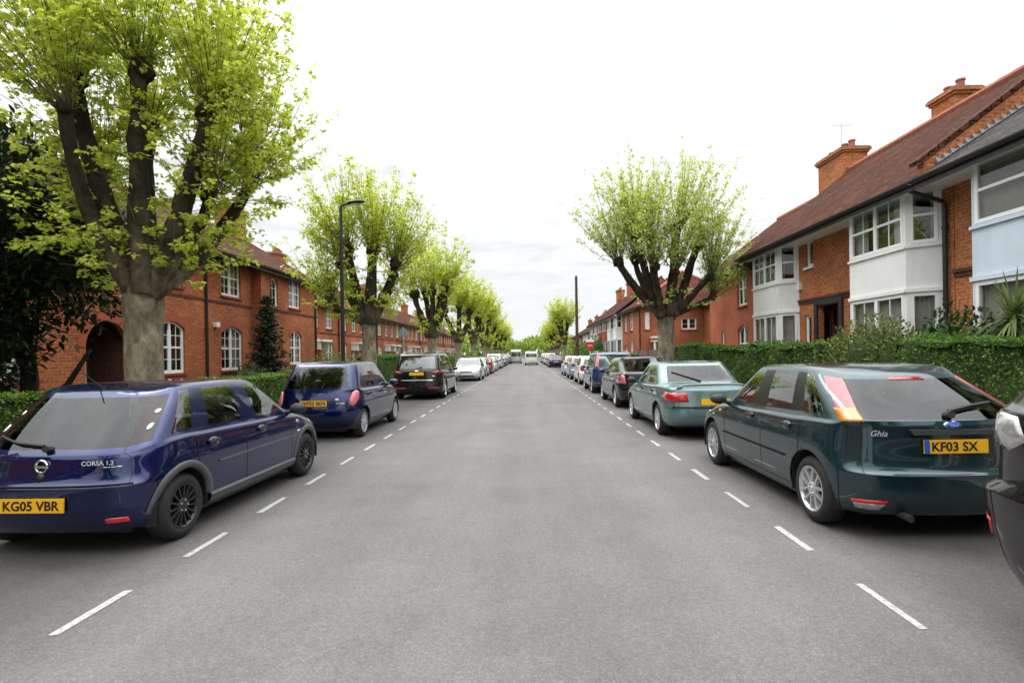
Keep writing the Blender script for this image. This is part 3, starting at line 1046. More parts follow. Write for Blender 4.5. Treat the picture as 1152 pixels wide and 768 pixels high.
    if extras: extras(dict(root=root, side=side, rear=rear, front=front, top=top, patch=patch, strip=strip, S=S, W=W, paint=paint))
    root.location = loc
    root.rotation_euler = (0, 0, yaw)
    return root

def oval(cx, cz, a, b, n=14, rot=0.0):
    o = []
    for i in range(n):
        t = 2 * PI * i / n
        x, z = a * math.cos(t), b * math.sin(t)
        o.append((cx + x * math.cos(rot) - z * math.sin(rot), cz + x * math.sin(rot) + z * math.cos(rot)))
    return o

# ---- bodies.  y runs from the tail (0) to the nose (L)
SUPERMINI = dict(L=3.82, W=1.65, H=1.41, zb=.19, ra=.62, fa=3.11, wr=.292, ww=.185,
    tail=[.10, .035, .0, .0, .055], tail5=(.09, .80), zr=[.22, .28, .42, .595, .63],
    rear_glass=((.11, .845), (.62, 1.305)), front_glass=((2.98, .94), (2.20, 1.32)), bonnet=(3.66, .74),
    nose=[.12, .05, .0, .01, .05], belt=(.93, .89), belt_y=[.50, .84, .94, 1.73, 1.81, 2.74], roof_y=[.82, .95, 1.03, 1.71, 1.79, 2.12],
    roofw=.735, handle_y=(1.05, 1.95), handle_z=.80, mirror=(2.62, .90), plate_z=.47, pillar_lamp=True, lampm='lamp_dark', lamp_x=(.78, .80),
    arch_trim='plastic_grey', arch_gap=.05, moulding=[(1.10, 2.80, .60, .61, .018, 'plastic_grey')], sill=(.27, .10, 'plastic_grey'), seat_y=(.95, 1.95),
    crease=[(5, range(3, 9), .25), (3, range(0, 3), .7), (2, range(0, 3), .5)],
    lamps=[('rear_reflector', 'rear', [(.52, .30), (.66, .30), (.66, .34), (.52, .34)], 'lamp_red_bright', .0),
           ('headlight', 'front', oval(.56, .66, .16, .10), 'lamp_clear', .02)])
HATCH = dict(L=4.17, W=1.74, H=1.47, zb=.19, ra=.72, fa=3.335, wr=.308, ww=.195,
    tail=[.10, .04, .0, -.005, .06], tail5=(.085, .955), zr=[.23, .29, .42, .575, .60],
    rear_glass=((.105, 1.005), (.66, 1.345)), front_glass=((3.18, .94), (2.32, 1.36)), bonnet=(3.98, .72),
    nose=[.12, .05, .0, .01, .05], belt=(.975, .905), belt_y=[.48, .97, 1.03, 1.85, 1.91, 2.90], roof_y=[.98, 1.10, 1.14, 1.85, 1.91, 2.26],
    roofw=.735, handle_y=(1.16, 2.05), handle_z=.845, mirror=(2.78, .915), plate_z=.80, pillar_lamp=True, lampm='lamp_red_bright', lamp_x=(.925, .80), lamp_wrap=1.25, black_pillar=True,
    arch_gap=.055, moulding=[(1.16, 1.92, .545, .545, .024, 'green_black'), (1.98, 2.84, .545, .545, .024, 'green_black')], seat_y=(1.10, 2.12), rg_bulge=.03,
    crease=[(5, range(3, 9), .3), (3, range(0, 3), .8), (2, range(0, 3), .4), (8, range(0, 3), .5)],
    lamps=[('rear_reflector', 'rear', [(.56, .33), (.76, .33), (.77, .36), (.555, .36)], 'lamp_red_bright', .0), ('reversing_lamp', 'rear', [(.59, .275), (.73, .275), (.755, .328), (.565, .328)], 'lamp_clear', .0),
           ('headlight', 'front', [(.45, .60), (.80, .64), (.80, .74), (.5, .70)], 'lamp_clear', .02)])
ROUND = dict(L=3.72, W=1.68, H=1.54, zb=.21, ra=.57, fa=3.00, wr=.29, ww=.175,
    tail=[.11, .04, .0, .01, .05], tail5=(.10, .91), zr=[.25, .31, .44, .60, .77], round_r=1.15,
    rear_glass=((.13, .965), (.44, 1.43)), front_glass=((2.90, .98), (2.16, 1.44)), bonnet=(3.50, .80),
    nose=[.12, .05, .0, .03, .08], belt=(.97, .93), belt_y=[.48, .60, .74, 1.56, 1.66, 2.58], roof_y=[.72, .80, .98, 1.56, 1.66, 2.02], quarter=False,
    roofw=.72, handle_y=(.86, 1.76), handle_z=.84, mirror=(2.48, .95), plate_z=.72, seat_y=(.90, 1.85), handle_mat='navy', bonnet_bulge=.07,
    crease=[(5, range(3, 9), .2), (3, range(0, 3), .5)], mirror_mat='navy_dull',
    lamps=[('tail_light', 'rear', oval(.715, .80, .062, .15, rot=-.10), 'lamp_pink', .02),
           ('headlight', 'front', oval(.52, .78, .13, .13), 'lamp_clear', .03)])
MPV = dict(L=4.80, W=1.88, H=1.74, zb=.22, ra=.98, fa=3.83, wr=.33, ww=.215,
    tail=[.10, .04, .0, .01, .04], tail5=(.07, 1.04), zr=[.28, .34, .46, .62, .82],
    rear_glass=((.10, 1.10), (.38, 1.62)), front_glass=((3.92, 1.02), (2.88, 1.62)), bonnet=(4.55, .82),
    nose=[.12, .05, .0, .02, .06], belt=(1.06, .97), belt_y=[.36, 1.02, 1.12, 2.08, 2.18, 3.30], roof_y=[.58, 1.04, 1.16, 2.08, 2.18, 2.72],
    roofw=.76, handle_y=(1.30, 2.32), handle_z=.93, mirror=(3.2, 1.0), plate_z=.955, seat_y=(1.5, 2.7), roof_rails=(.75, 2.7), handle_mat='black_paint', mirror_mat='black_paint',
    glass='car_glass_dark', crease=[(5, range(3, 9), .3), (3, range(0, 3), .6), (2, range(0, 3), .4)],
    lamps=[('tail_light', 'rear', [(.46, .985), (.70, .95), (.86, .97), (.875, 1.07), (.70, 1.045)], 'lamp_red', .02),
           ('rear_reflector', 'rear', [(.40, .40), (.80, .40), (.80, .455), (.42, .455)], 'lamp_red', .0),
           ('headlight', 'front', [(.5, .72), (.85, .78), (.85, .9), (.6, .84)], 'lamp_clear', .02)],
    panels=[('tailgate_trim', 'rear', [(-.62, .70), (.62, .70), (.60, .735), (-.60, .735)], 'chrome', 0)])
SALOON = dict(L=4.43, W=1.74, H=1.43, zb=.20, ra=.92, fa=3.50, wr=.302, ww=.19,
    tail=[.10, .03, .0, .01, .05], tail5=(.08, .945), zr=[.26, .32, .44, .57, .76], deck_bulge=.035,
    rear_glass=((.74, .985), (1.28, 1.345)), front_glass=((3.30, .93), (2.52, 1.335)), bonnet=(4.22, .72),
    nose=[.12, .05, .0, .01, .05], belt=(.965, .905), belt_y=[1.02, 1.20, 1.22, 2.02, 2.12, 2.98], roof_y=[1.50, 1.50, 1.50, 2.06, 2.15, 2.44], quarter=False,
    roofw=.735, handle_y=(1.30, 2.22), handle_z=.83, mirror=(2.9, .92), plate_z=.70, seat_y=(1.42, 2.36), handle_mat='teal', mirror_mat='plastic', rg_bulge=.015,
    crease=[(5, range(0, 9), .3), (3, range(0, 3), .6), (2, range(0, 3), .4)],
    lamps=[('tail_light', 'rear', [(.47, .70), (.80, .69), (.84, .77), (.80, .87), (.50, .86)], 'lamp_red', .025),
           ('headlight', 'front', [(.45, .60), (.80, .64), (.80, .74), (.5, .70)], 'lamp_clear', .02)])
FASTBACK = dict(L=4.46, W=1.77, H=1.49, zb=.20, ra=.93, fa=3.63, wr=.315, ww=.195,
    tail=[.10, .03, .0, .01, .02], tail5=(.03, 1.00), zr=[.28, .34, .46, .62, .82],
    rear_glass=((.10, 1.06), (1.05, 1.40)), front_glass=((3.45, .95), (2.50, 1.42)), bonnet=(4.22, .74),
    nose=[.12, .05, .0, .01, .06], belt=(1.02, .93), belt_y=[.72, 1.12, 1.20, 2.08, 2.18, 3.12], roof_y=[1.10, 1.22, 1.32, 2.08, 2.18, 2.50],
    roofw=.72, handle_y=(1.34, 2.30), handle_z=.89, mirror=(3.0, .96), plate_z=.72, seat_y=(1.35, 2.40), mirror_mat='black_paint',
    crease=[(5, range(0, 9), .35), (8, range(0, 3), .6), (3, range(0, 3), .5)],
    lamps=[('tail_light', 'rear', [(.66, .72), (.85, .74), (.86, .99), (.70, .97)], 'lamp_pink', .025),
           ('headlight', 'front', [(.5, .62), (.82, .68), (.82, .8), (.6, .74)], 'lamp_clear', .02)],
    panels=[('split_window', 'rear', [(-.58, .80), (.58, .80), (.60, .965), (-.60, .965)], 'lamp_dark', 0)])
TALL = dict(MPV, L=4.35, W=1.80, H=1.66, ra=.80, fa=3.48, wr=.315, rear_glass=((.09, 1.05), (.34, 1.54)), tail5=(.06, 1.0), front_glass=((3.50, .98), (2.62, 1.54)),
    bonnet=(4.10, .80), belt=(1.02, .94), belt_y=[.34, .82, .92, 1.86, 1.96, 3.00], roof_y=[.54, .86, .96, 1.86, 1.96, 2.46], handle_y=(1.1, 2.08), handle_z=.89, mirror=(2.95, .97),
    plate_z=.72, seat_y=(1.2, 2.3), roof_rails=(.65, 2.4), glass='car_glass', pillar_lamp=True, lampm='lamp_pink', mirror_mat='blue_paint', handle_mat='blue_paint', panels=[],
    lamps=[('headlight', 'front', [(.5, .70), (.82, .76), (.82, .88), (.6, .82)], 'lamp_clear', .02),
           ('rear_reflector', 'rear', [(.50, .40), (.80, .40), (.80, .44), (.5, .44)], 'lamp_red', .0)])
FRONTED = dict(HATCH, pillar_lamp=False, plate_fz=.46, moulding=None, mirror_mat='plastic',
    lamps=[('headlight', 'front', [(.40, .60), (.66, .585), (.82, .66), (.83, .78), (.60, .71)], 'lamp_clear', .02),
           ('fog_light', 'front', oval(.62, .34, .06, .05), 'lamp_clear', 0),
           ('tail_light', 'rear', [(.58, .72), (.78, .72), (.80, .92), (.62, .92)], 'lamp_red', .02)],
    panels=[('grille', 'front', [(-.40, .52), (.40, .52), (.36, .60), (-.36, .60)], 'seal', 0), ('air_intake', 'front', [(-.52, .27), (.52, .27), (.46, .37), (-.46, .37)], 'seal', 0)])
VAN = dict(L=5.0, W=2.02, H=2.05, zb=.26, ra=1.05, fa=4.0, wr=.34, ww=.21, van=True, doors=2, quarter=False, blind_rear=False,
    tail=[.06, .03, .0, .0, .0], tail5=(.02, 1.08), zr=[.32, .38, .5, .66, .86], ws=[.95, .985, 1, 1, .995], w5=.985, wg=.965,
    rear_glass=((.03, 1.15), (.10, 1.80)), front_glass=((4.45, 1.15), (3.45, 1.90)), bonnet=(4.82, .98), zf=[.26, .34, .5, .66, .84],
    nose=[.1, .04, .0, .02, .06], belt=(1.12, 1.08), belt_y=[.5, 1.2, 1.5, 2.6, 2.75, 3.9], roof_y=[.5, 1.2, 1.5, 2.6, 2.75, 3.3],
    roofw=.87, handle_y=(1.3, 2.9), handle_z=1.0, mirror=(3.85, 1.15), plate_z=.56, glass='car_glass_dark', seat_y=(2.9,),
    lamps=[('tail_light', 'rear', [(.86, .80), (.95, .80), (.95, 1.10), (.87, 1.10)], 'lamp_red', .01),
           ('headlight', 'front', [(.5, .74), (.88, .80), (.88, .98), (.6, .9)], 'lamp_clear', .02)])
ESTATE_BLACK = dict(MPV, L=4.45, W=1.82, H=1.80, ra=.86, fa=3.50, wr=.35, ww=.23, round_r=.75, rear_glass=((.12, 1.33), (.42, 1.66)), tail5=(.075, 1.25), front_glass=((3.45, 1.16), (2.60, 1.66)),
    bonnet=(4.20, .98), belt=(1.28, 1.14), belt_y=[.52, .96, 1.06, 1.94, 2.02, 3.02], roof_y=[.74, 1.0, 1.10, 1.92, 2.02, 2.46], handle_y=(1.2, 2.14), handle_z=1.02, mirror=(2.95, 1.16), seat_y=(1.25, 2.3), roof_rails=None,
    zb=.24, tail=[.20, .10, .02, .0, .075], zr=[.36, .46, .62, .83, .88], zs=[.24, .33, .56, .82, .90], ws=[.90, .965, .995, 1.01, .98], w5=.975, panels=[],
    crease=[(3, range(0, 4), .9), (2, range(0, 3), .2), (4, range(0, 4), .6)],
    lamps=[('rear_reflector', 'side', [(.12, .60), (.22, .58), (.22, .66), (.12, .68)], 'lamp_red', .0), ('tail_light', 'side', [(.16, 1.08), (.36, 1.06), (.46, 1.12), (.40, 1.24), (.20, 1.26)], 'lamp_clear', .02),
           ('headlight', 'front', [(.5, .74), (.82, .80), (.82, .92), (.6, .86)], 'lamp_clear', .02)])
# ------------------------------------------------------------------ houses
class Fr:
    """a wall frame: u along the wall from p to q, n outward, v up (local house coordinates)"""
    def __init__(s, p, q, flip=False):
        s.p = Vector((p[0], p[1], 0)); d = Vector((q[0] - p[0], q[1] - p[1], 0))
        s.len = d.length; s.d = d.normalized()
        s.n = Vector((s.d.y, -s.d.x, 0)) * (-1 if flip else 1)
    def __call__(s, u, n, v):
        q = s.p + s.d * u + s.n * n
        return (q.x, q.y, v)
    def box(s, mb, u0, u1, n0, n1, v0, v1, mi=0):
        mb.hexa([s(u0, n0, v0), s(u1, n0, v0), s(u1, n1, v0), s(u0, n1, v0), s(u0, n0, v1), s(u1, n0, v1), s(u1, n1, v1), s(u0, n1, v1)], mi)

def arc_pts(a, b, d, rise, n=10):
    """arch from (a, d-rise) to (b, d-rise) with its crown at height d"""
    w = (b - a) / 2; m = (a + b) / 2
    rad = (w * w + rise * rise) / (2 * rise)
    cz = d - rad
    th = math.asin(min(1, w / rad))
    if rise > w: th = PI - th
    return [(m + rad * math.sin(-th + 2 * th * i / n), cz + rad * math.cos(-th + 2 * th * i / n)) for i in range(n + 1)]

def holed_wall(mb, F, u0, u1, v0, v1, ops, depth=.11, mi=0, mi_rev=None):
    """ops: (a,b,c,d[,rise]) openings; leaves real holes with reveals"""
    us = sorted({u0, u1} | {x for o in ops for x in (o[0], o[1]) if u0 < x < u1})
    vs = sorted({v0, v1} | {x for o in ops for x in (o[2], o[3]) if v0 < x < v1})
    for i in range(len(us) - 1):
        for j in range(len(vs) - 1):
            cu, cv = (us[i] + us[i + 1]) / 2, (vs[j] + vs[j + 1]) / 2
            if any(o[0] < cu < o[1] and o[2] < cv < o[3] for o in ops): continue
            mb.quad(F(us[i], 0, vs[j]), F(us[i + 1], 0, vs[j]), F(us[i + 1], 0, vs[j + 1]), F(us[i], 0, vs[j + 1]), mi)
    for o in ops:
        a, b, c, d = o[:4]
        rise = o[4] if len(o) > 4 else 0
        m2 = mi if mi_rev is None else mi_rev
        mb.quad(F(a, 0, c), F(a, -depth, c), F(a, -depth, d - rise), F(a, 0, d - rise), m2)
        mb.quad(F(b, 0, c), F(b, -depth, c), F(b, -depth, d - rise), F(b, 0, d - rise), m2)
        mb.quad(F(a, 0, c), F(b, 0, c), F(b, -depth, c), F(a, -depth, c), m2)
        if rise:
            P = arc_pts(a, b, d, rise)
            for i in range(len(P) - 1):
                p, q = P[i], P[i + 1]
                mb.quad(F(p[0], 0, p[1]), F(q[0], 0, q[1]), F(q[0], 0, d), F(p[0], 0, d), mi)
                mb.quad(F(p[0], 0, p[1]), F(q[0], 0, q[1]), F(q[0], -depth, q[1]), F(p[0], -depth, p[1]), m2)
        else:
            mb.quad(F(a, 0, d), F(b, 0, d), F(b, -depth, d), F(a, -depth, d), m2)

def window(root, F, o, lights=2, bars=(2, 4), trans=(.55,), frame='upvc', inset=.06, curtain=None, sill='sill_red', bw=.055, arch_brick=None, sash=True):
    a, b, c, d = o[:4]
    rise = o[4] if len(o) > 4 else 0
    mb = MB()
    n0, n1 = -inset - .06, -inset
    e = .002
    top = d - rise
    F.box(mb, a + e, a + bw, n0, n1, c + e, top)
    F.box(mb, b - bw, b - e, n0, n1, c + e, top)
    F.box(mb, a + bw, b - bw, n0, n1 - .001, c + e, c + bw)
    if rise:
        P = arc_pts(a + e, b - e, d - e, rise); Q = arc_pts(a + bw, b - bw, d - bw, rise)
        for i in range(len(P) - 1):
            mb.hexa([F(P[i][0], n0, P[i][1]), F(P[i + 1][0], n0, P[i + 1][1]), F(P[i + 1][0], n1, P[i + 1][1]), F(P[i][0], n1, P[i][1]),
                     F(Q[i][0], n0, Q[i][1]), F(Q[i + 1][0], n0, Q[i + 1][1]), F(Q[i + 1][0], n1, Q[i + 1][1]), F(Q[i][0], n1, Q[i][1])])
        def topat(u):
            for i in range(len(Q) - 1):
                if Q[i][0] <= u <= Q[i + 1][0]:
                    return lerp(Q[i][1], Q[i + 1][1], (u - Q[i][0]) / max(1e-6, Q[i + 1][0] - Q[i][0]))
            return top
    else:
        F.box(mb, a + bw, b - bw, n0, n1 - .001, d - bw, d - e)
        topat = lambda u: d - bw
    w = (b - a - 2 * bw) / lights
    for i in range(1, lights):
        u = a + bw + w * i
        F.box(mb, u - bw * .75, u + bw * .75, n0, n1 - .002, c + bw, topat(u))
    for i in range(lights):
        ua, ub = a + bw + w * i + (bw * .75 if i else 0), a + bw + w * (i + 1) - (bw * .75 if i < lights - 1 else 0)
        if sash and inset >= 0:
            # opening casement frame
            tt = min(topat(ua + .01), topat(ub - .01))
            F.box(mb, ua, ua + .035, n0 + .01, n1 - .012, c + bw, tt); F.box(mb, ub - .035, ub, n0 + .01, n1 - .012, c + bw, tt)
            F.box(mb, ua + .035, ub - .035, n0 + .01, n1 - .013, c + bw, c + bw + .045)
        for t in trans:
            v = lerp(c, d, t)
            F.box(mb, ua, ub, n0 + .008, n1 - .006, v - .028, v + .028)
        nb, mbr = bars
        for k in range(1, nb):
            u = lerp(ua, ub, k / nb)
            F.box(mb, u - .010, u + .010, n0 + .02, n1 - .018, c + bw, topat(u))
        for k in range(1, mbr):
            v = lerp(c + bw, d - bw, k / mbr)
            if any(abs(v - lerp(c, d, t)) < .06 for t in trans): continue
            if v > top: 
                continue
            F.box(mb, ua, ub, n0 + .021, n1 - .019, v - .010, v + .010)
    fo = mb.build('window', frame, root)
    mb = MB()
    np_ = n0 + .03
    pts = [F(a + .02, np_, c + .02), F(b - .02, np_, c + .02)]
    if rise:
        pts += [F(p[0], np_, p[1]) for p in reversed(arc_pts(a + .02, b - .02, d - .02, rise))]
    else:
        pts += [F(b - .02, np_, d - .02), F(a + .02, np_, d - .02)]
    mb.poly(pts)
    mb.build('pane', 'house_glass', fo)
    if curtain:
        mb = MB()
        nn = n0 - .09
        spans = {'both': [(a, a + (b - a) * .24), (b - (b - a) * .24, b)], 'net': [(a, b)], 'blind': [(a, b)]}[curtain]
        for (x0, x1) in spans:
            K = max(6, int((x1 - x0) / .045))
            for k in range(K):
                ua, ub = lerp(x0, x1, k / K), lerp(x0, x1, (k + 1) / K)
                za = nn + (.02 if k % 2 else -.02); zb_ = nn + (-.02 if k % 2 else .02)
                if curtain == 'blind':
                    ub -= (ub - ua) * .18; za, zb_ = nn - .03, nn + .03
                mb.quad(F(ua, za, c - .02), F(ub, zb_, c - .02), F(ub, zb_, d), F(ua, za, d))
        mb.build('curtain', 'blind' if curtain == 'blind' else 'curtain', fo)
    if sill:
        mb = MB()
        F.box(mb, a - .06, b + .06, -inset + .001, .075, c - .07, c - .003)
        mb.build('sill', sill, fo)
    if arch_brick:
        mb = MB()
        P = arc_pts(a - .0, b + .0, d + .003, max(rise, .02)); Q = arc_pts(a - .11, b + .11, d + .22, max(rise, .02) * 1.1)
        for i in range(len(P) - 1):
            mb.hexa([F(P[i][0], -.005, P[i][1]), F(P[i + 1][0], -.005, P[i + 1][1]), F(P[i + 1][0], .012, P[i + 1][1]), F(P[i][0], .012, P[i][1]),
                     F(Q[i][0], -.005, Q[i][1]), F(Q[i + 1][0], -.005, Q[i + 1][1]), F(Q[i + 1][0], .012, Q[i + 1][1]), F(Q[i][0], .012, Q[i][1])])
        mb.build('brick_arch', arch_brick, fo, boxuv=True)
    return fo

def door(root, F, o, mat_, surround=None, canopy=None, depth=.14, light=True):
    a, b, c, d = o[:4]
    rise = o[4] if len(o) > 4 else 0
    mb = MB()
    n = -depth
    F.box(mb, a + .06, b - .06, n - .05, n, c + .02, d - rise - .02)
    # raised panels
    w = b - a - .12
    for (u0, u1, v0, v1) in ((.12, .46, .12, .42), (.54, .88, .12, .42), (.12, .46, .48, .72), (.54, .88, .48, .72)):
        F.box(mb, a + .06 + w * u0, a + .06 + w * u1, n, n + .015, lerp(c, d - rise, v0), lerp(c, d - rise, v1))
    do = mb.build('door', mat_, root)
    mb = MB()
    F.box(mb, a, a + .06, n - .06, n + .03, c, d - rise); F.box(mb, b - .06, b, n - .06, n + .03, c, d - rise)
    F.box(mb, a, b, n - .06, n + .03, d - rise - .02, d - rise + .06)
    mb.build('door_frame', 'upvc' if not surround else surround, do)
    mb = MB()
    u = b - .16
    mb.tube([F(u, n + .0, c + 1.02), F(u, n + .06, c + 1.02)], .03, 8)
    mb.build('handle', 'chrome', do)
    if light:
        mb = MB()
        F.box(mb, a + .06 + w * .15, a + .06 + w * .85, n, n + .008, lerp(c, d - rise, .77), lerp(c, d - rise, .94))
        mb.build('pane', 'car_glass_dark', do)
    if canopy:
        mb = MB()
        F.box(mb, a - .3, b + .3, 0.003, .75, d + .12, d + .24)
        F.box(mb, a - .22, a - .12, .003, .55, d - .35, d + .12); F.box(mb, b + .12, b + .22, .003, .55, d - .35, d + .12)
        mb.build('canopy', canopy, root)
    return do

def chimney(parent, x, y, z0, z1, wx, wy, pots, mat_='brick_orange'):
    mb = MB()
    mb.box(x - wx / 2, x + wx / 2, y - wy / 2, y + wy / 2, z0, z1 - .22)
    mb.box(x - wx / 2 - .05, x + wx / 2 + .05, y - wy / 2 - .05, y + wy / 2 + .05, z1 - .22, z1 - .14)
    mb.box(x - wx / 2 - .10, x + wx / 2 + .10, y - wy / 2 - .10, y + wy / 2 + .10, z1 - .14, z1 - .05)
    mb.box(x - wx / 2 - .07, x + wx / 2 + .07, y - wy / 2 - .07, y + wy / 2 + .07, z1 - .05, z1, 1)
    co = mb.build('chimney', [mat_, 'cap_stone'], parent, boxuv=True)
    for i in range(pots):
        t = (i + .5) / pots
        px, py = (x, y - wy / 2 + wy * t) if wy >= wx else (x - wx / 2 + wx * t, y)
        h = random.uniform(.26, .36)
        mb = MB()
        mb.lathe_z([(.12, z1 - .01), (.115, z1 + .08), (.10, z1 + h * .8), (.125, z1 + h * .85), (.125, z1 + h), (.085, z1 + h), (.08, z1 + .05)], 12, cx=px, cy=py)
        mb.build('chimney_pot', 'terracotta', co, smooth=False)
    return co

def gable_roof(root, s, u0, u1, x_eave, z_eave, x_ridge, z_ridge, x_back, mat_, verge=None, thick=.13):
    """s: +1 house on the right (front towards -x). x values are distances behind the facade (negative = overhang)"""
    def P(n, u, v): return (s * n, u, v)
    mb = MB()
    th = thick
    sec = [(x_eave, z_eave), (x_ridge, z_ridge), (x_back, z_eave), (x_back, z_eave - th), (x_ridge, z_ridge - th), (x_eave, z_eave - th)]
    K = 5
    # front and rear slopes, undersides, ends
    def sl(i, j, mi=0):
        a, b = sec[i], sec[j]
        mb.quad(P(a[0], u0, a[1]), P(a[0], u1, a[1]), P(b[0], u1, b[1]), P(b[0], u0, b[1]), mi)
    sl(0, 1); sl(1, 2); sl(3, 4, 1); sl(4, 5, 1); sl(5, 0, 1); sl(2, 3, 1)
    for u in (u0, u1):
        mb.poly([P(sec[k][0], u, sec[k][1]) for k in (0, 1, 4, 5)], 1)
        mb.poly([P(sec[k][0], u, sec[k][1]) for k in (1, 2, 3, 4)], 1)
    ro = mb.build('roof', [mat_, 'lead' if verge == 'lead' else 'dark_wood'], root, boxuv=True)
    # ridge tiles
    mb = MB()
    nseg = max(2, int((u1 - u0) / .45))
    for k in range(nseg):
        a, b = lerp(u0, u1, k / nseg), lerp(u0, u1, (k + 1) / nseg) - .02
        mb.tube([P(x_ridge, a, z_ridge + .01), P(x_ridge, b, z_ridge + .01)], [.115, .125], 8)
    mb.build('ridge_tiles', 'terracotta' if mat_ != 'tile_grey' else 'cap_stone', ro)
    return ro

def gutter(root, s, u0, u1, x, z):
    mb = MB()
    n0 = len(mb.v)
    for u in (u0, u1):
        for k in range(7):
            a = PI + PI * k / 6
            mb.v.append((s * (x + .06 * math.cos(a)), u, z + .06 * math.sin(a)))
    for k in range(6):
        mb.f.append((n0 + k, n0 + k + 1, n0 + 8 + k, n0 + 7 + k)); mb.mi.append(0)
    mb.box(s * (x + .062), s * (x + .085), u0, u1, z - .16, z + .02)
    return mb.build('gutter', 'black_iron', root)

def downpipe(root, F, u, v0, v1, n=.06, swan=0.0):
    mb = MB()
    pts = [F(u, n, v0), F(u, n, v1 - .35)]
    if swan: pts += [F(u, n + .02, v1 - .28), F(u, n + swan, v1 - .06), F(u, n + swan, v1)]
    else: pts += [F(u, n, v1)]
    mb.tube(pts, .045, 10)
    v = v0 + .8
    while v < v1 - .5:
        mb.tube([F(u, n, v), F(u, n, v + .06)], .058, 10); v += 1.6
    return mb.build('downpipe', 'black_iron', root, smooth=False)

def gable_walls(mb, s, u0, u1, z_eave, x_ridge, z_ridge, depth, mi=0, ends=(True, True)):
    for u, on in ((u0, ends[0]), (u1, ends[1])):
        if not on: continue
        mb.poly([(0, u, 0), (s * depth, u, 0), (s * depth, u, z_eave), (s * x_ridge, u, z_ridge), (0, u, z_eave)], mi)
    mb.quad((s * depth, u0, 0), (s * depth, u1, 0), (s * depth, u1, z_eave), (s * depth, u0, z_eave), mi)

def bay(root, s, ua, ub, z_top, proj=.5, cant=.38, base='render_white', ops=None, gz=(.95, 2.82), up=(3.89, 5.05), frame='upvc', curtains=('net', 'both'), lights=2, bars=(1, 1)):
    """two-storey canted bay: windows, rendered panel, windows. ua..ub is the full width at the wall"""
    plan = [(0, ua), (-s * proj, ua + cant), (-s * proj, ub - cant), (0, ub)]
    mb = MB()
    frs = []
    for i in range(3):
        F = Fr(plan[i], plan[i + 1], flip=(s < 0))
        # outward must point to the road
        mid_n = F.n
        if mid_n.x * (-s) < 0: F.n = -F.n
        frs.append(F)
        m_ = .07
        o1 = (m_, F.len - m_, gz[0], gz[1]); o2 = (m_, F.len - m_, up[0], up[1])
        holed_wall(mb, F, 0, F.len, 0, z_top, [o1, o2], .05)
        # slight flare of the render panel: a drip course
        F.box(mb, -.01, F.len + .01, .002, .045, gz[1] + .02, gz[1] + .10)
        F.box(mb, -.01, F.len + .01, .002, .045, up[0] - .09, up[0] - .03)
    bo = mb.build('bay', base, root, boxuv=True)
    for i, F in enumerate(frs):
        front_ = (i == 1)
        for j, g in enumerate((gz, up)):
            m_ = .07
            o = (m_, F.len - m_, g[0], g[1])
            window(root, F, o, lights=(lights if front_ else 1), bars=(bars if front_ else (1, bars[1])), trans=(.52,) if j else (.36,), inset=-.01, curtain=curtains[j], sill=None, bw=.07)
    return bo
# ------------------------------------------------------------------ plants
MAPLE = [(0, 0), (.18, .04), (.48, -.02), (.36, .22), (.56, .46), (.26, .44), (.30, .62), (.12, .66), (0, 1.0),
         (-.12, .66), (-.30, .62), (-.26, .44), (-.56, .46), (-.36, .22), (-.48, -.02), (-.18, .04)]
OVATE = [(0, 0), (.16, .22), (.20, .5), (.12, .8), (0, 1.0), (-.12, .8), (-.20, .5), (-.16, .22)]
KITE = [(0, 0), (.36, .42), (0, 1.0), (-.36, .42)]
BLADE = [(-.05, 0), (.05, 0), (.012, 1.0), (-.012, 1.0)]

def add_leaf(mb, p, d, up, size, shape, mi=0, fold=0.0):
    d = d.normalized()
    x = d.cross(up)
    if x.length < 1e-3: x = d.cross(Vector((1, .3, .2)))
    x.normalize()
    nrm = x.cross(d)
    n = len(mb.v)
    for (a, b) in shape:
        q = p + x * (a * size) + d * (b * size) + nrm * (fold * abs(a) * size - .12 * b * b * size)
        mb.v.append((q.x, q.y, q.z))
    mb.f.append(tuple(range(n, n + len(shape)))); mb.mi.append(mi)

def rvec(rng, s=1.0):
    while True:
        v = Vector((rng.uniform(-1, 1), rng.uniform(-1, 1), rng.uniform(-1, 1)))
        if .05 < v.length < 1: return v.normalized() * s

def bez(a, b, c, d, t):
    u = 1 - t
    return a * (u ** 3) + b * (3 * u * u * t) + c * (3 * u * t * t) + d * (t ** 3)

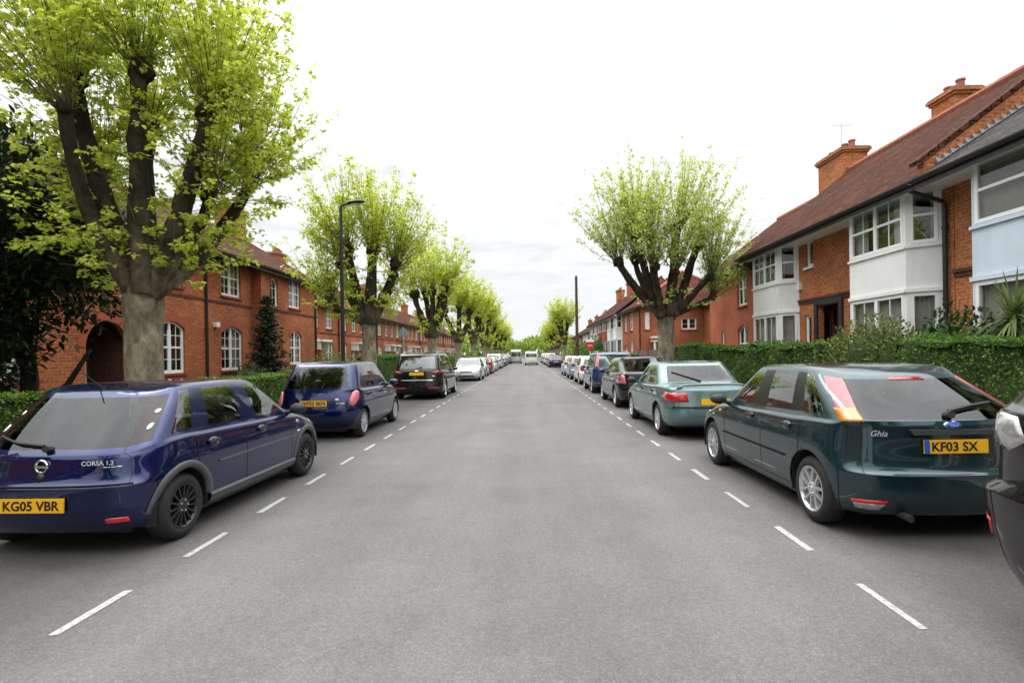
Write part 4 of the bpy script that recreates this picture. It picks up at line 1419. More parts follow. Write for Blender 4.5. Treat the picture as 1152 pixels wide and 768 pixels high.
def pollard(label, group, loc, seed, trunk_r, fork_z, limbs, shoots=26, leaf=.085, leaves=34, shoot_len=(1.3, 2.5), spread=.55,
            shape=MAPLE, leafm='plane_leaf', epi=0, twig_r=.011, lean=(0, 0), bark='plane_bark', rz=0.0):
    """pollarded plane: stout trunk, limbs ending in knuckles, thin leafy shoots. limbs: (dx,dy,z,r)"""
    rng = random.Random(seed)
    root = thing('plane_tree', loc, label, 'tree', group, rz)
    def jit(sc, amp):
        return lambda p, a: 1 + amp * (noise.noise(Vector((p.x * sc + math.cos(a) * 1.3, p.y * sc + math.sin(a) * 1.3, p.z * sc + seed))))
    mb = MB()
    K = 14
    pts, rad = [], []
    for k in range(K + 1):
        t = k / K
        z = -.1 + t * (fork_z + .32)
        pts.append((lean[0] * t * t, lean[1] * t * t, z))
        flare = 1 + .45 * math.exp(-max(0, z) * 4.0)
        top_ = 1 + .28 * max(0, (t - .62) / .38) ** 1.5
        rad.append(trunk_r * (1.05 - .12 * t) * flare * top_ * (1 if t < .80 else max(.12, 1 - ((t - .80) / .2) ** 2 * .9)))
    mb.tube(pts, rad, 22, jit=jit(1.6, .16))
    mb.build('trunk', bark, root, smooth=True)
    fork = Vector((lean[0], lean[1], fork_z - .25))
    mbs, mbl, mbk = MB(), MB(), MB()
    def leafy(p0, d, ln, n, lf=leaf, t0=.12, droop=0.0):
        """one shoot and its leaves"""
        d = d.normalized()
        upb = Vector((0, 0, 1))
        a = p0; b = p0 + d * ln * .4; c = p0 + d * ln * .72 + upb * ln * (.13 - droop); e = p0 + d * ln * .95 + upb * ln * (.24 - droop * 1.8) + rvec(rng, ln * .08)
        S = [bez(a, b, c, e, k / 5) for k in range(6)]
        mbs.tube(S, [twig_r, twig_r * .85, twig_r * .7, twig_r * .55, twig_r * .4, twig_r * .2], 3, cap=False)
        for k in range(n):
            if k % 6 == 0:
                tn = t0 + (1 - t0) * (rng.random() ** .8); nd = bez(a, b, c, e, tn) + rvec(rng, rng.uniform(.01, .10))
            off = rvec(rng); off.z = off.z * .6 - .1
            q2 = nd + off * rng.uniform(.01, .8 * lf + .02)
            dd = (off + Vector((0, 0, -.25)) + rvec(rng, .5))
            add_leaf(mbl, q2, dd, Vector((rng.uniform(-.7, .7), rng.uniform(-.7, .7), 1)), lf * rng.uniform(.55, 1.25), shape, fold=.18)
    for li, (dx, dy, z, r) in enumerate(limbs):
        mbk2 = mbk
        end = Vector((dx, dy, z))
        out = Vector((dx - fork.x, dy - fork.y, 0)); ol = out.length
        st = fork + (out.normalized() * trunk_r * .45 if ol > .01 else Vector((0, 0, 0)))
        if z < fork_z: st.z = z - .5
        b = st + out * rng.uniform(.30, .50) + Vector((0, 0, (z - st.z) * .32)) + rvec(rng, .14)
        c = end - out * rng.uniform(.12, .28) - Vector((0, 0, (z - st.z) * .36)) + rvec(rng, .17)
        P = [bez(st, b, c, end, k / 9) for k in range(10)]
        R_ = [lerp(r * 1.45, r * .85, k / 9) for k in range(10)]
        R_[0] = r * 1.7; R_[-1] = r * 1.0
        mbk.tube(P, R_, 12, jit=jit(3.4, .42))
        # knuckle: lumpy fist of old cuts
        kr = r * 1.5
        for q_ in range(7):
            cpt = end + rvec(rng, kr * .55) * Vector((1, 1, .8)).length * .6
            rr = kr * rng.uniform(.55, .85)
            n0 = len(mbk.v); A, B = 10, 13
            for i in range(A + 1):
                th = PI * i / A
                for j in range(B):
                    ph = 2 * PI * j / B
                    v = Vector((math.sin(th) * math.cos(ph), math.sin(th) * math.sin(ph), math.cos(th)))
                    k_ = rr * (1 + .38 * noise.noise((cpt + v * 1.0) * 4.0) + .16 * noise.noise((cpt + v * .4) * 15.0))
                    w_ = cpt + v * k_
                    mbk.v.append(tuple(w_))
            for i in range(A):
                for j in range(B):
                    a1 = n0 + i * B + j; b1 = n0 + i * B + (j + 1) % B
                    mbk.f.append((a1, b1, b1 + B, a1 + B)); mbk.mi.append(0)
        od = out.normalized() if ol > .15 else Vector((0, 0, 0))
        for k in range(shoots):
            d = Vector((0, 0, 1)) * rng.uniform(.55, 1.15) + od * rng.uniform(-.1, .75) * spread * 1.5 + rvec(rng, spread)
            if d.z < .05: d.z = rng.uniform(.05, .3)
            leafy(end + rvec(rng, kr * .6), d, rng.uniform(*shoot_len) * min(1.0, .5 + .7 * d.normalized().z), leaves, t0=.15)
        for k in range(epi):
            t = rng.uniform(.08, .95)
            d = rvec(rng) + od * .5; d.z = abs(d.z) * .5 - .05
            leafy(bez(st, b, c, end, t), d, rng.uniform(.5, 1.35), int(leaves * .6), t0=.25, droop=.12)
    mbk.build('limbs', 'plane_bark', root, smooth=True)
    mbs.build('shoots', 'twig', root)
    mbl.build('crown', leafm, root)
    return root

def bushy(name, label, cat, group, loc, blobs, n, leaf, shape, leafm, seed, stem=None, core='hedge_core', up=.3):
    """shrub or dense tree: leaves through the outer half of several lobes. blobs: (x,y,z,rx,ry,rz)"""
    rng = random.Random(seed)
    root = thing(name, loc, label, cat, group)
    mb = MB()
    tot = sum(b[3] * b[4] + b[5] * b[4] + b[3] * b[5] for b in blobs)
    for (x, y, z, rx, ry, rz) in blobs:
        m = int(n * (rx * ry + rz * ry + rx * rz) / tot)
        for k in range(m):
            v = rvec(rng)
            f = 1 + .28 * noise.noise(v * 2.2 + Vector((x * 3 + seed, y, z)))
            t = rng.random() ** .35
            p = Vector((x + v.x * rx * f * t, y + v.y * ry * f * t, z + v.z * rz * f * t))
            if p.z < .03: continue
            d = v * .8 + rvec(rng, .8) + Vector((0, 0, up))
            add_leaf(mb, p, d, Vector((rng.uniform(-.6, .6), rng.uniform(-.6, .6), 1)), leaf * rng.uniform(.6, 1.3), shape, fold=.15)
    mb.build('crown' if stem else 'foliage', leafm, root)
    mb = MB()
    if core:
        for (x, y, z, rx, ry, rz) in blobs:
            n0 = len(mb.v); A, B = 8, 12
            for i in range(A + 1):
                th = PI * i / A
                for j in range(B):
                    ph = 2 * PI * j / B
                    v = Vector((math.sin(th) * math.cos(ph), math.sin(th) * math.sin(ph), math.cos(th)))
                    f = (.48 if stem else .66) * (1 + .3 * noise.noise(v * 2.2 + Vector((x * 3 + seed, y, z))))
                    mb.v.append((x + v.x * rx * f, y + v.y * ry * f, max(.02, z + v.z * rz * f)))
            for i in range(A):
                for j in range(B):
                    a1 = n0 + i * B + j; b1 = n0 + i * B + (j + 1) % B
                    mb.f.append((a1, b1, b1 + B, a1 + B)); mb.mi.append(0)
        mb.build('inner_twigs', core, root, smooth=True)
    if stem:
        mb = MB()
        for (pts, rad) in stem: mb.tube(pts, rad, 10)
        mb.build('trunk', 'bark_dark', root, smooth=True)
    return root

def spruce(label, loc, h, r, seed):
    rng = random.Random(seed)
    root = thing('spruce_tree', loc, label, 'tree')
    mb = MB(); mb.tube([(0, 0, -.05), (0, 0, h * .5), (0, 0, h)], [.07, .045, .01], 8)
    mb.build('trunk', 'bark_dark', root, smooth=True)
    ml, ms = MB(), MB()
    nbr = 230
    for k in range(nbr):
        z = .1 + (h - .15) * (k / nbr) ** 1.15
        t = 1 - z / h
        a = k * 2.39996 + rng.uniform(-.3, .3)
        ln = r * (t ** .8) * rng.uniform(.65, 1.15) + .07
        d = Vector((math.cos(a), math.sin(a), rng.uniform(-.25, .05) + .5 * (1 - t)))
        p0 = Vector((0, 0, z)); p1 = p0 + d * ln
        ms.tube([p0, p1], [.010, .003], 3, cap=False)
        m = max(10, int(ln * 46))
        for i in range(m):
            s = rng.uniform(.08, 1.0)
            q = p0 + d * ln * s + Vector((0, 0, rng.uniform(-.05, .04)))
            side = Vector((-math.sin(a), math.cos(a), 0)) * rng.choice((-1, 1))
            dd = d * .7 + side * rng.uniform(.2, 1.0) + Vector((0, 0, rng.uniform(-.7, .25)))
            add_leaf(ml, q, dd, rvec(rng), rng.uniform(.10, .22) * (1.15 - .4 * s), [(-.10, 0), (.10, 0), (.14, .5), (0, 1), (-.14, .5)])
    ml.build('crown', 'spruce_leaf', root)
    ms.build('branches', 'bark_dark', root)
    return root

def hedge(label, x0, x1, y0, y1, h, seed, leaf=.045, dens=520, leafm='hedge_leaf', group='clipped garden hedges', wob=.06, vis=None):
    """clipped hedge: a knobbly body with leaves standing off it. vis: +1/-1 side that faces the road"""
    rng = random.Random(seed)
    root = thing('hedge', ((x0 + x1) / 2, (y0 + y1) / 2, 0), label, 'hedge', group)
    cx, cy = (x0 + x1) / 2, (y0 + y1) / 2
    hw, hl = (x1 - x0) / 2, (y1 - y0) / 2
    def disp(p):
        q = Vector((p.x + cx, p.y + cy, p.z))
        return wob * (noise.noise(q * 1.1 + Vector((seed, 0, 0))) * 1.5 + .8 * noise.noise(q * 3.7))
    mb = MB()
    nx, ny, nz = max(3, int(hw * 2 / .18)), max(4, int(hl * 2 / .22)), max(4, int(h / .2))
    def face(fn, A, B, nrm):
        n0 = len(mb.v)
        for i in range(A + 1):
            for j in range(B + 1):
                p = fn(i / A, j / B)
                rnd = p + nrm * (disp(p) - .045)
                mb.v.append(tuple(rnd))
        for i in range(A):
            for j in range(B):
                a = n0 + i * (B + 1) + j
                mb.f.append((a, a + 1, a + B + 2, a + B + 1)); mb.mi.append(0)
    face(lambda u, v: Vector((-hw, lerp(-hl, hl, u), h * v)), ny, nz, Vector((-1, 0, 0)))
    face(lambda u, v: Vector((hw, lerp(-hl, hl, u), h * v)), ny, nz, Vector((1, 0, 0)))
    face(lambda u, v: Vector((lerp(-hw, hw, v), lerp(-hl, hl, u), h)), ny, nx, Vector((0, 0, 1)))
    face(lambda u, v: Vector((lerp(-hw, hw, u), -hl, h * v)), nx, nz, Vector((0, -1, 0)))
    face(lambda u, v: Vector((lerp(-hw, hw, u), hl, h * v)), nx, nz, Vector((0, 1, 0)))
    mb.build('inner_twigs', 'hedge_core', root, smooth=True)
    ml = MB()
    sides = []
    s_ = vis or 0
    if s_ >= 0: sides.append((lambda u, v: Vector((hw, lerp(-hl, hl, u), h * v)), Vector((1, 0, 0)), 2 * hl * h))
    if s_ <= 0: sides.append((lambda u, v: Vector((-hw, lerp(-hl, hl, u), h * v)), Vector((-1, 0, 0)), 2 * hl * h))
    sides.append((lambda u, v: Vector((lerp(-hw, hw, v), lerp(-hl, hl, u), h)), Vector((0, 0, 1)), 4 * hl * hw))
    sides.append((lambda u, v: Vector((lerp(-hw, hw, u), -hl, h * v)), Vector((0, -1, 0)), 2 * hw * h))
    for fn, nrm, area in sides:
        for k in range(int(area * dens)):
            p = fn(rng.random(), rng.random())
            # softened arrises
            if abs(nrm.x) > .5 and p.z > h - .08: p.x -= nrm.x * .04
            q = p + nrm * (disp(p) + rng.uniform(-.05, .035))
            d = nrm * .5 + rvec(rng, .9) + Vector((0, 0, .35))
            add_leaf(ml, q, d, nrm + rvec(rng, .6), leaf * rng.uniform(.6, 1.35), KITE if leaf < .06 else OVATE, fold=.1)
    ml.build('foliage', leafm, root)
    return root

def spiky_plant(label, loc, h, seed):
    rng = random.Random(seed)
    root = thing('cordyline_plant', loc, label, 'plant')
    mb = MB(); mb.tube([(0, 0, 0), (.03, 0, h * .5), (0, .02, h)], [.09, .07, .06], 8)
    mb.build('stem', 'bark_dark', root, smooth=True)
    ml = MB()
    for k in range(150):
        a = rng.uniform(0, 2 * PI); el = rng.uniform(-.5, 1.35)
        d = Vector((math.cos(a) * math.cos(el), math.sin(a) * math.cos(el), math.sin(el)))
        ln = rng.uniform(.6, 1.0)
        sd = d.cross(Vector((0, 0, 1)));
        if sd.length < .01: continue
        sd.normalize()
        p = Vector((0, 0, h + rng.uniform(-.12, .1)))
        n0 = len(ml.v); K = 5
        for i in range(K + 1):
            t = i / K
            q = p + d * ln * t + Vector((0, 0, -1)) * (t * t * ln * .45 * math.cos(el))
            w = .024 * (1 - t) ** .6 + .001
            ml.v.append(tuple(q - sd * w)); ml.v.append(tuple(q + sd * w))
        for i in range(K):
            ml.f.append((n0 + 2 * i, n0 + 2 * i + 1, n0 + 2 * i + 3, n0 + 2 * i + 2)); ml.mi.append(0)
    ml.build('leaves', 'palm_leaf', root)
    return root
# ------------------------------------------------------------------ camera, sky, light
random.seed(7)
F_PX = 600.0
cam_d = bpy.data.cameras.new('camera')
cam = bpy.data.objects.new('camera', cam_d); COL.objects.link(cam)
cam.location = (.11, 0, 1.6)
cam.rotation_euler = (PI / 2, R(.9), 0)
cam_d.sensor_width = 36.0
cam_d.lens = 36.0 * F_PX / 1152
cam_d.shift_x = -16.5 / 1152
cam_d.shift_y = 14.5 / 1152
cam_d.clip_end = 5000
cam_d.clip_start = .05
scene.camera = cam

w = bpy.data.worlds.new('World'); scene.world = w
w.use_nodes = True
nt = w.node_tree; nt.nodes.clear()
wo = nt.nodes.new('ShaderNodeOutputWorld')
bg = nt.nodes.new('ShaderNodeBackground'); bg.inputs['Strength'].default_value = 0.1
sky = nt.nodes.new('ShaderNodeTexSky'); sky.sky_type = 'NISHITA'; sky.sun_disc = False
SUN_EL, SUN_AZ = R(58), R(-50)
sky.sun_elevation = SUN_EL; sky.sun_rotation = SUN_AZ
tc = nt.nodes.new('ShaderNodeTexCoord')
sep = nt.nodes.new('ShaderNodeSeparateXYZ'); L(nt, tc.outputs['Generated'], sep.inputs[0])
# overcast: the zenith is several times brighter than the horizon
cl = nt.nodes.new('ShaderNodeMath'); cl.operation = 'MAXIMUM'; cl.inputs[1].default_value = 0.0; L(nt, sep.outputs['Z'], cl.inputs[0])
sq = nt.nodes.new('ShaderNodeMath'); sq.operation = 'POWER'; sq.inputs[1].default_value = 2.6; L(nt, cl.outputs[0], sq.inputs[0])
mr = nt.nodes.new('ShaderNodeMath'); mr.operation = 'MULTIPLY_ADD'; mr.inputs[1].default_value = 38.0; mr.inputs[2].default_value = 8.4
L(nt, sq.outputs[0], mr.inputs[0])
# cloud layer: direction projected on a flat deck
mx_ = nt.nodes.new('ShaderNodeMath'); mx_.operation = 'MAXIMUM'; mx_.inputs[1].default_value = .06
L(nt, sep.outputs['Z'], mx_.inputs[0])
dv = nt.nodes.new('ShaderNodeVectorMath'); dv.operation = 'DIVIDE'
cb = nt.nodes.new('ShaderNodeCombineXYZ')
for i in range(3): L(nt, mx_.outputs[0], cb.inputs[i])
L(nt, tc.outputs['Generated'], dv.inputs[0]); L(nt, cb.outputs[0], dv.inputs[1])
nz = N(nt, 'ShaderNodeTexNoise', Scale=1.1, Detail=7.0, Roughness=.6, Distortion=.5)
L(nt, dv.outputs[0], nz.inputs['Vector'])
rp = ramp(nt, [(.30, .66), (.64, 1.28)])
L(nt, nz.outputs['Fac'], rp.inputs[0])
fd = nt.nodes.new('ShaderNodeMapRange'); fd.inputs[1].default_value = .12; fd.inputs[2].default_value = .30; fd.inputs[3].default_value = .12; fd.inputs[4].default_value = .9
L(nt, sep.outputs['Z'], fd.inputs[0])
cmx = mixc(nt, 'MIX', fd.outputs[0], (1, 1, 1), rp.outputs[0])
mu = nt.nodes.new('ShaderNodeMath'); mu.operation = 'MULTIPLY'
L(nt, mr.outputs[0], mu.inputs[0]); L(nt, cmx, mu.inputs[1])
cc = nt.nodes.new('ShaderNodeCombineColor')
for i, k in enumerate((.975, 1.0, 1.015)):
    m2 = nt.nodes.new('ShaderNodeMath'); m2.operation = 'MULTIPLY'; m2.inputs[1].default_value = k
    L(nt, mu.outputs[0], m2.inputs[0]); L(nt, m2.outputs[0], cc.inputs[i])
mxs = mixc(nt, 'MIX', .95, sky.outputs[0], cc.outputs[0])
L(nt, mxs, bg.inputs['Color']); L(nt, bg.outputs[0], wo.inputs[0])
w['kind'] = 'structure'

sun_d = bpy.data.lights.new('sun', 'SUN'); sun_d.energy = 0.8; sun_d.angle = R(25); sun_d.color = (1, .965, .91)
sun = bpy.data.objects.new('sun', sun_d); COL.objects.link(sun)
dirv = Vector((math.sin(SUN_AZ) * math.cos(SUN_EL), math.cos(SUN_AZ) * math.cos(SUN_EL), math.sin(SUN_EL)))
sun.rotation_euler = dirv.to_track_quat('Z', 'Y').to_euler()
scene.view_settings.view_transform = 'Standard'
scene.view_settings.look = 'None'
scene.view_settings.exposure = 0.2
scene.view_settings.gamma = 1.0
scene.cycles.max_bounces = 8
scene.cycles.transparent_max_bounces = 12
scene.cycles.use_denoising = True

# ------------------------------------------------------------------ ground
def asphalt():
    m, nt, out = new_mat('asphalt')
    tc = N(nt, 'ShaderNodeTexCoord')
    vo = N(nt, 'ShaderNodeTexVoronoi', Scale=130.0)
    L(nt, tc.outputs['Object'], vo.inputs['Vector'])
    rp = ramp(nt, [(0.0, (.78, .78, .78)), (.45, (.97, .96, .95)), (.8, (1.08, 1.05, 1.04)), (1.0, (1.45, 1.38, 1.36))])
    sepc = nt.nodes.new('ShaderNodeSeparateColor'); L(nt, vo.outputs['Color'], sepc.inputs[0])
    L(nt, sepc.outputs[0], rp.inputs[0])
    mp = N(nt, 'ShaderNodeMapping'); mp.inputs['Scale'].default_value = (1.1, .05, 1)
    L(nt, tc.outputs['Object'], mp.inputs['Vector'])
    n1 = N(nt, 'ShaderNodeTexNoise', Scale=1.0, Detail=5.0, Roughness=.6); L(nt, mp.outputs[0], n1.inputs['Vector'])
    r1 = ramp(nt, [(.3, .86), (.7, 1.12)]); L(nt, n1.outputs['Fac'], r1.inputs[0])
    n2 = N(nt, 'ShaderNodeTexNoise', Scale=.7, Detail=8.0, Roughness=.7); L(nt, tc.outputs['Object'], n2.inputs['Vector'])
    r2 = ramp(nt, [(.3, .83), (.7, 1.13)]); L(nt, n2.outputs['Fac'], r2.inputs[0])
    n3 = N(nt, 'ShaderNodeTexNoise', Scale=22.0, Detail=5.0, Roughness=.8); L(nt, tc.outputs['Object'], n3.inputs['Vector'])
    r3 = ramp(nt, [(.32, .84), (.5, 1.0), (.7, 1.12)]); L(nt, n3.outputs['Fac'], r3.inputs[0])
    n4 = N(nt, 'ShaderNodeTexNoise', Scale=2.6, Detail=5.0, Roughness=.75); L(nt, tc.outputs['Object'], n4.inputs['Vector'])
    r4 = ramp(nt, [(.66, 1.0), (.72, .66)]); L(nt, n4.outputs['Fac'], r4.inputs[0])
    c = mixc(nt, 'MULTIPLY', 1.0, rp.outputs[0], (.150, .142, .138))
    for r_ in (r1, r2, r3, r4): c = mixc(nt, 'MULTIPLY', 1.0, c, r_.outputs[0])
    # oily parking strips beside the kerbs, with extra under-car shade painted into the colour
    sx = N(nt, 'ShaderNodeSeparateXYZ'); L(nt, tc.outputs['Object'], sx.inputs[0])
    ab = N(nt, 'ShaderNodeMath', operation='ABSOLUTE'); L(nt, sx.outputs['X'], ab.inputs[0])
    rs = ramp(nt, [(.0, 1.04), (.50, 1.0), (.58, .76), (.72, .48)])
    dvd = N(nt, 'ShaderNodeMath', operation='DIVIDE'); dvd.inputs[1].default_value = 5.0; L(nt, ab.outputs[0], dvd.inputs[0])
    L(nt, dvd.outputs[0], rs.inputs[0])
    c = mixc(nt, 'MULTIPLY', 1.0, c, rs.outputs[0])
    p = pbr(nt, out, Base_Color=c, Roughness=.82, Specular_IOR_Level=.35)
    b = N(nt, 'ShaderNodeBump', Strength=.55, Distance=.006); L(nt, vo.outputs['Distance'], b.inputs['Height'])
    L(nt, b.outputs[0], p.inputs['Normal'])
    return m
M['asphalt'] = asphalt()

def slabs():
    m, nt, out = new_mat('paving_slab')
    tc = N(nt, 'ShaderNodeTexCoord')
    bt = N(nt, 'ShaderNodeTexBrick', Scale=1.0)
    bt.inputs['Color1'].default_value = rgb((.20, .19, .175)); bt.inputs['Color2'].default_value = rgb((.165, .158, .15))
    bt.inputs['Mortar'].default_value = rgb((.06, .058, .05)); bt.inputs['Mortar Size'].default_value = .012
    bt.inputs['Brick Width'].default_value = .75; bt.inputs['Row Height'].default_value = .6
    L(nt, tc.outputs['Object'], bt.inputs['Vector'])
    n = N(nt, 'ShaderNodeTexNoise', Scale=3.0, Detail=8.0, Roughness=.7); L(nt, tc.outputs['Object'], n.inputs['Vector'])
    r = ramp(nt, [(.3, .75), (.7, 1.15)]); L(nt, n.outputs['Fac'], r.inputs[0])
    c = mixc(nt, 'MULTIPLY', 1.0, bt.outputs['Color'], r.outputs[0])
    pbr(nt, out, Base_Color=c, Roughness=.9)
    return m
M['paving'] = slabs()

def line_paint():
    m, nt, out = new_mat('road_paint')
    tc = N(nt, 'ShaderNodeTexCoord')
    n = N(nt, 'ShaderNodeTexNoise', Scale=38.0, Detail=6.0, Roughness=.75); L(nt, tc.outputs['Object'], n.inputs['Vector'])
    r = ramp(nt, [(.38, (.16, .155, .15)), (.47, (.40, .39, .375)), (.7, (.52, .51, .49))]); L(nt, n.outputs['Fac'], r.inputs[0])
    pbr(nt, out, Base_Color=r.outputs[0], Roughness=.75)
    return m
M['road_paint'] = line_paint()
M['kerb_stone'] = plain('kerb_stone', (.24, .23, .215), .85, var=.2, scale=6)

mb = MB(); mb.quad((-1500, -200, -.03), (1500, -200, -.03), (1500, 2500, -.03), (-1500, 2500, -.03))
structure('ground', mb.mesh('ground', 'earth'))
KL, KR = -4.95, 4.72
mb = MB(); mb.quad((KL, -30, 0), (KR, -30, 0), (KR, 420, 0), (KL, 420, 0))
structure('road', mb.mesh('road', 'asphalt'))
for k, xe in ((KL, -6.55), (KR, 6.35)):
    s = -1 if k < 0 else 1
    mb = MB(); a, b = sorted((k + s * .15, xe)); mb.box(a, b, -30, 420, -.02, .12)
    structure('pavement', mb.mesh('pavement', 'paving'))
    mb = MB(); y = -30.0
    while y < 220:
        a, b = sorted((k, k + s * .148)); mb.box(a, b, y, y + .905, -.02, .124); y += .915
    structure('kerb', mb.mesh('kerb', 'kerb_stone'))
    mb = MB(); a, b = sorted((xe + s * .002, s * 60)); mb.box(a, b, -30, 420, -.02, .10)
    structure('garden_ground', mb.mesh('garden_ground', 'grass'))
# bay markings
rng = random.Random(3)
mb = MB()
for x, y0 in ((-2.69, .69), (2.35, .62)):
    k = -4
    while y0 + k * 1.21 < 150:
        y = y0 + k * 1.21
        n0 = len(mb.v); e = lambda: rng.uniform(-.009, .009)
        mb.quad((x - .029 + e(), y + e(), .004), (x + .029 + e(), y + e(), .004), (x + .029 + e(), y + .6 + e(), .004), (x - .029 + e(), y + .6 + e(), .004))
        k += 1
structure('road_marking', mb.mesh('road_marking', 'road_paint'))

# ------------------------------------------------------------------ left-hand houses
def left_front_house():
    s = -1
    root = thing('brick_house', (-10.9, 0, 0), 'long orange brick house behind the dark evergreen and conifer, with arched porch and projecting end', 'house', 'brick houses along the street')
    root.scale = (1, 1, 1.045)
    y0, y1, yp = 4.0, 27.3, 21.4
    F = Fr((0, 0), (0, 1)); F.n = Vector((1, 0, 0))
    G = [(5.0, 6.3, 1.15, 2.7, .22), (8.2, 9.5, 1.15, 2.7, .22), (10.9, 12.0, 1.15, 2.7, .22), (15.9, 17.2, 1.13, 2.68, .22), (19.25, 20.7, 1.13, 2.68, .22)]
    U = [(5.0, 6.3, 3.75, 5.1), (8.2, 9.5, 3.75, 5.1), (10.9, 12.1, 3.75, 5.1), (13.4, 14.5, 3.75, 5.1), (15.9, 17.1, 3.75, 5.1), (19.3, 20.6, 3.75, 5.1)]
    porch = (13.3, 14.75, .1, 2.55, .70)
    mb = MB()
    holed_wall(mb, F, y0, yp, 0, 5.15, G + U + [porch], .13)
    F2 = Fr((.30, 0), (.30, 1)); F2.n = Vector((1, 0, 0))
    G2 = [(24.15, 25.4, 1.25, 2.72, .24)]
    U2 = [(22.35, 23.05, 3.60, 4.80, .34), (24.1, 25.3, 3.72, 5.02)]
    holed_wall(mb, F2, yp, y1, 0, 5.15, G2 + U2, .13)
    mb.quad((0, yp, 0), (.30, yp, 0), (.30, yp, 5.15), (0, yp, 5.15))
    mb.quad((-8, y0, 0), (0, y0, 0), (0, y0, 5.15), (-8, y0, 5.15))
    mb.poly([(.30, y1, 0), (.30, y1, 5.15), (-3.6, y1, 7.55), (-7.6, y1, 5.15), (-7.6, y1, 0)])
    mb.quad((-7.6, y0, 0), (-7.6, y1, 0), (-7.6, y1, 5.15), (-7.6, y0, 5.15))
    # dark interior floor between the storeys
    mb.quad((-7.6, y0, 2.95), (-.2, y0, 2.95), (-.2, y1, 2.95), (-7.6, y1, 2.95))
    mb.build('wall', 'brick_orange', root, boxuv=True)
    for o in G: window(root, F, o, 2, (2, 4), (.5,), curtain=random.choice(['both', 'net', None]), arch_brick='brick_arch')
    for o in U: window(root, F, o, 2, (2, 4), (.5,), curtain=random.choice(['both', 'net', None]))
    for o in G2: window(root, F2, o, 2, (2, 4), (.5,), curtain='both', arch_brick='brick_arch')
    window(root, F2, U2[0], 1, (2, 3), (), curtain=None, arch_brick='brick_arch'); window(root, F2, U2[1], 2, (2, 4), (.5,), curtain='both')
    # porch recess with its door
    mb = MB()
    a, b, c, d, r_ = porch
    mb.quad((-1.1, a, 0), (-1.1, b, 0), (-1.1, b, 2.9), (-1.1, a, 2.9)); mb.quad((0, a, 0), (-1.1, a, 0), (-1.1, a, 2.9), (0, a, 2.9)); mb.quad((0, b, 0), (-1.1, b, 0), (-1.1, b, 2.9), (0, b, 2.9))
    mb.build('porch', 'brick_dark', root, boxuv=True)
    mb = MB(); P = arc_pts(a, b, d, r_, 16); Q = arc_pts(a - .24, b + .24, d + .24, r_ + .2, 16)
    for i in range(16):
        mb.hexa([(-.01, P[i][0], P[i][1]), (-.01, P[i + 1][0], P[i + 1][1]), (.015, P[i + 1][0], P[i + 1][1]), (.015, P[i][0], P[i][1]),
                 (-.01, Q[i][0], Q[i][1]), (-.01, Q[i + 1][0], Q[i + 1][1]), (.015, Q[i + 1][0], Q[i + 1][1]), (.015, Q[i][0], Q[i][1])])
    mb.build('porch_arch', 'brick_arch', root, boxuv=True)
    Fd = Fr((-1.0, 0), (-1.0, 1)); Fd.n = Vector((1, 0, 0))
    door(root, Fd, (a + .25, b - .25, .1, 2.25), 'door_maroon', depth=.0)
    mb = MB()
    F.box(mb, y0, yp, .002, .03, 3.45, 3.53); F2.box(mb, yp, y1, .002, .03, 3.45, 3.53)
    F.box(mb, y0, yp, .002, .05, 0, .35); F2.box(mb, yp, y1, .002, .05, 0, .35)
    mb.build('string_course', 'brick_dark', root, boxuv=True)
    # blind pier either side of the step forward
    mb = MB(); mb.box(.302, .38, yp + .02, yp + .40, 0, 5.1); mb.build('pier', 'brick_red', root, boxuv=True)
    gable_roof(root, s, y0 - .2, y1 + .15, -.62, 5.10, 3.7, 7.55, 8.2, 'tile_brown')
    mb = MB(); mb.box(.0, .58, y0, y1, 4.92, 4.97); mb.build('soffit', 'dark_wood', root)
    gutter(root, s, y0 - .2, y1 + .15, -.66, 5.03)
    downpipe(root, F, 18.3, .1, 4.95, swan=.5); downpipe(root, F, 10.2, .1, 4.95, swan=.5); downpipe(root, F2, 27.0, .1, 4.95, .06, swan=.25)
    chimney(root, -3.7, 26.7, 6.6, 8.75, .75, 1.5, 4)
    chimney(root, -3.7, 12.9, 6.6, 9.0, .75, 1.6, 4)
    mb = MB(); F.box(mb, 18.75, 18.95, .002, .14, 2.62, 2.78); mb.build('alarm_box', 'upvc', root)
    return root
long_house = left_front_house()

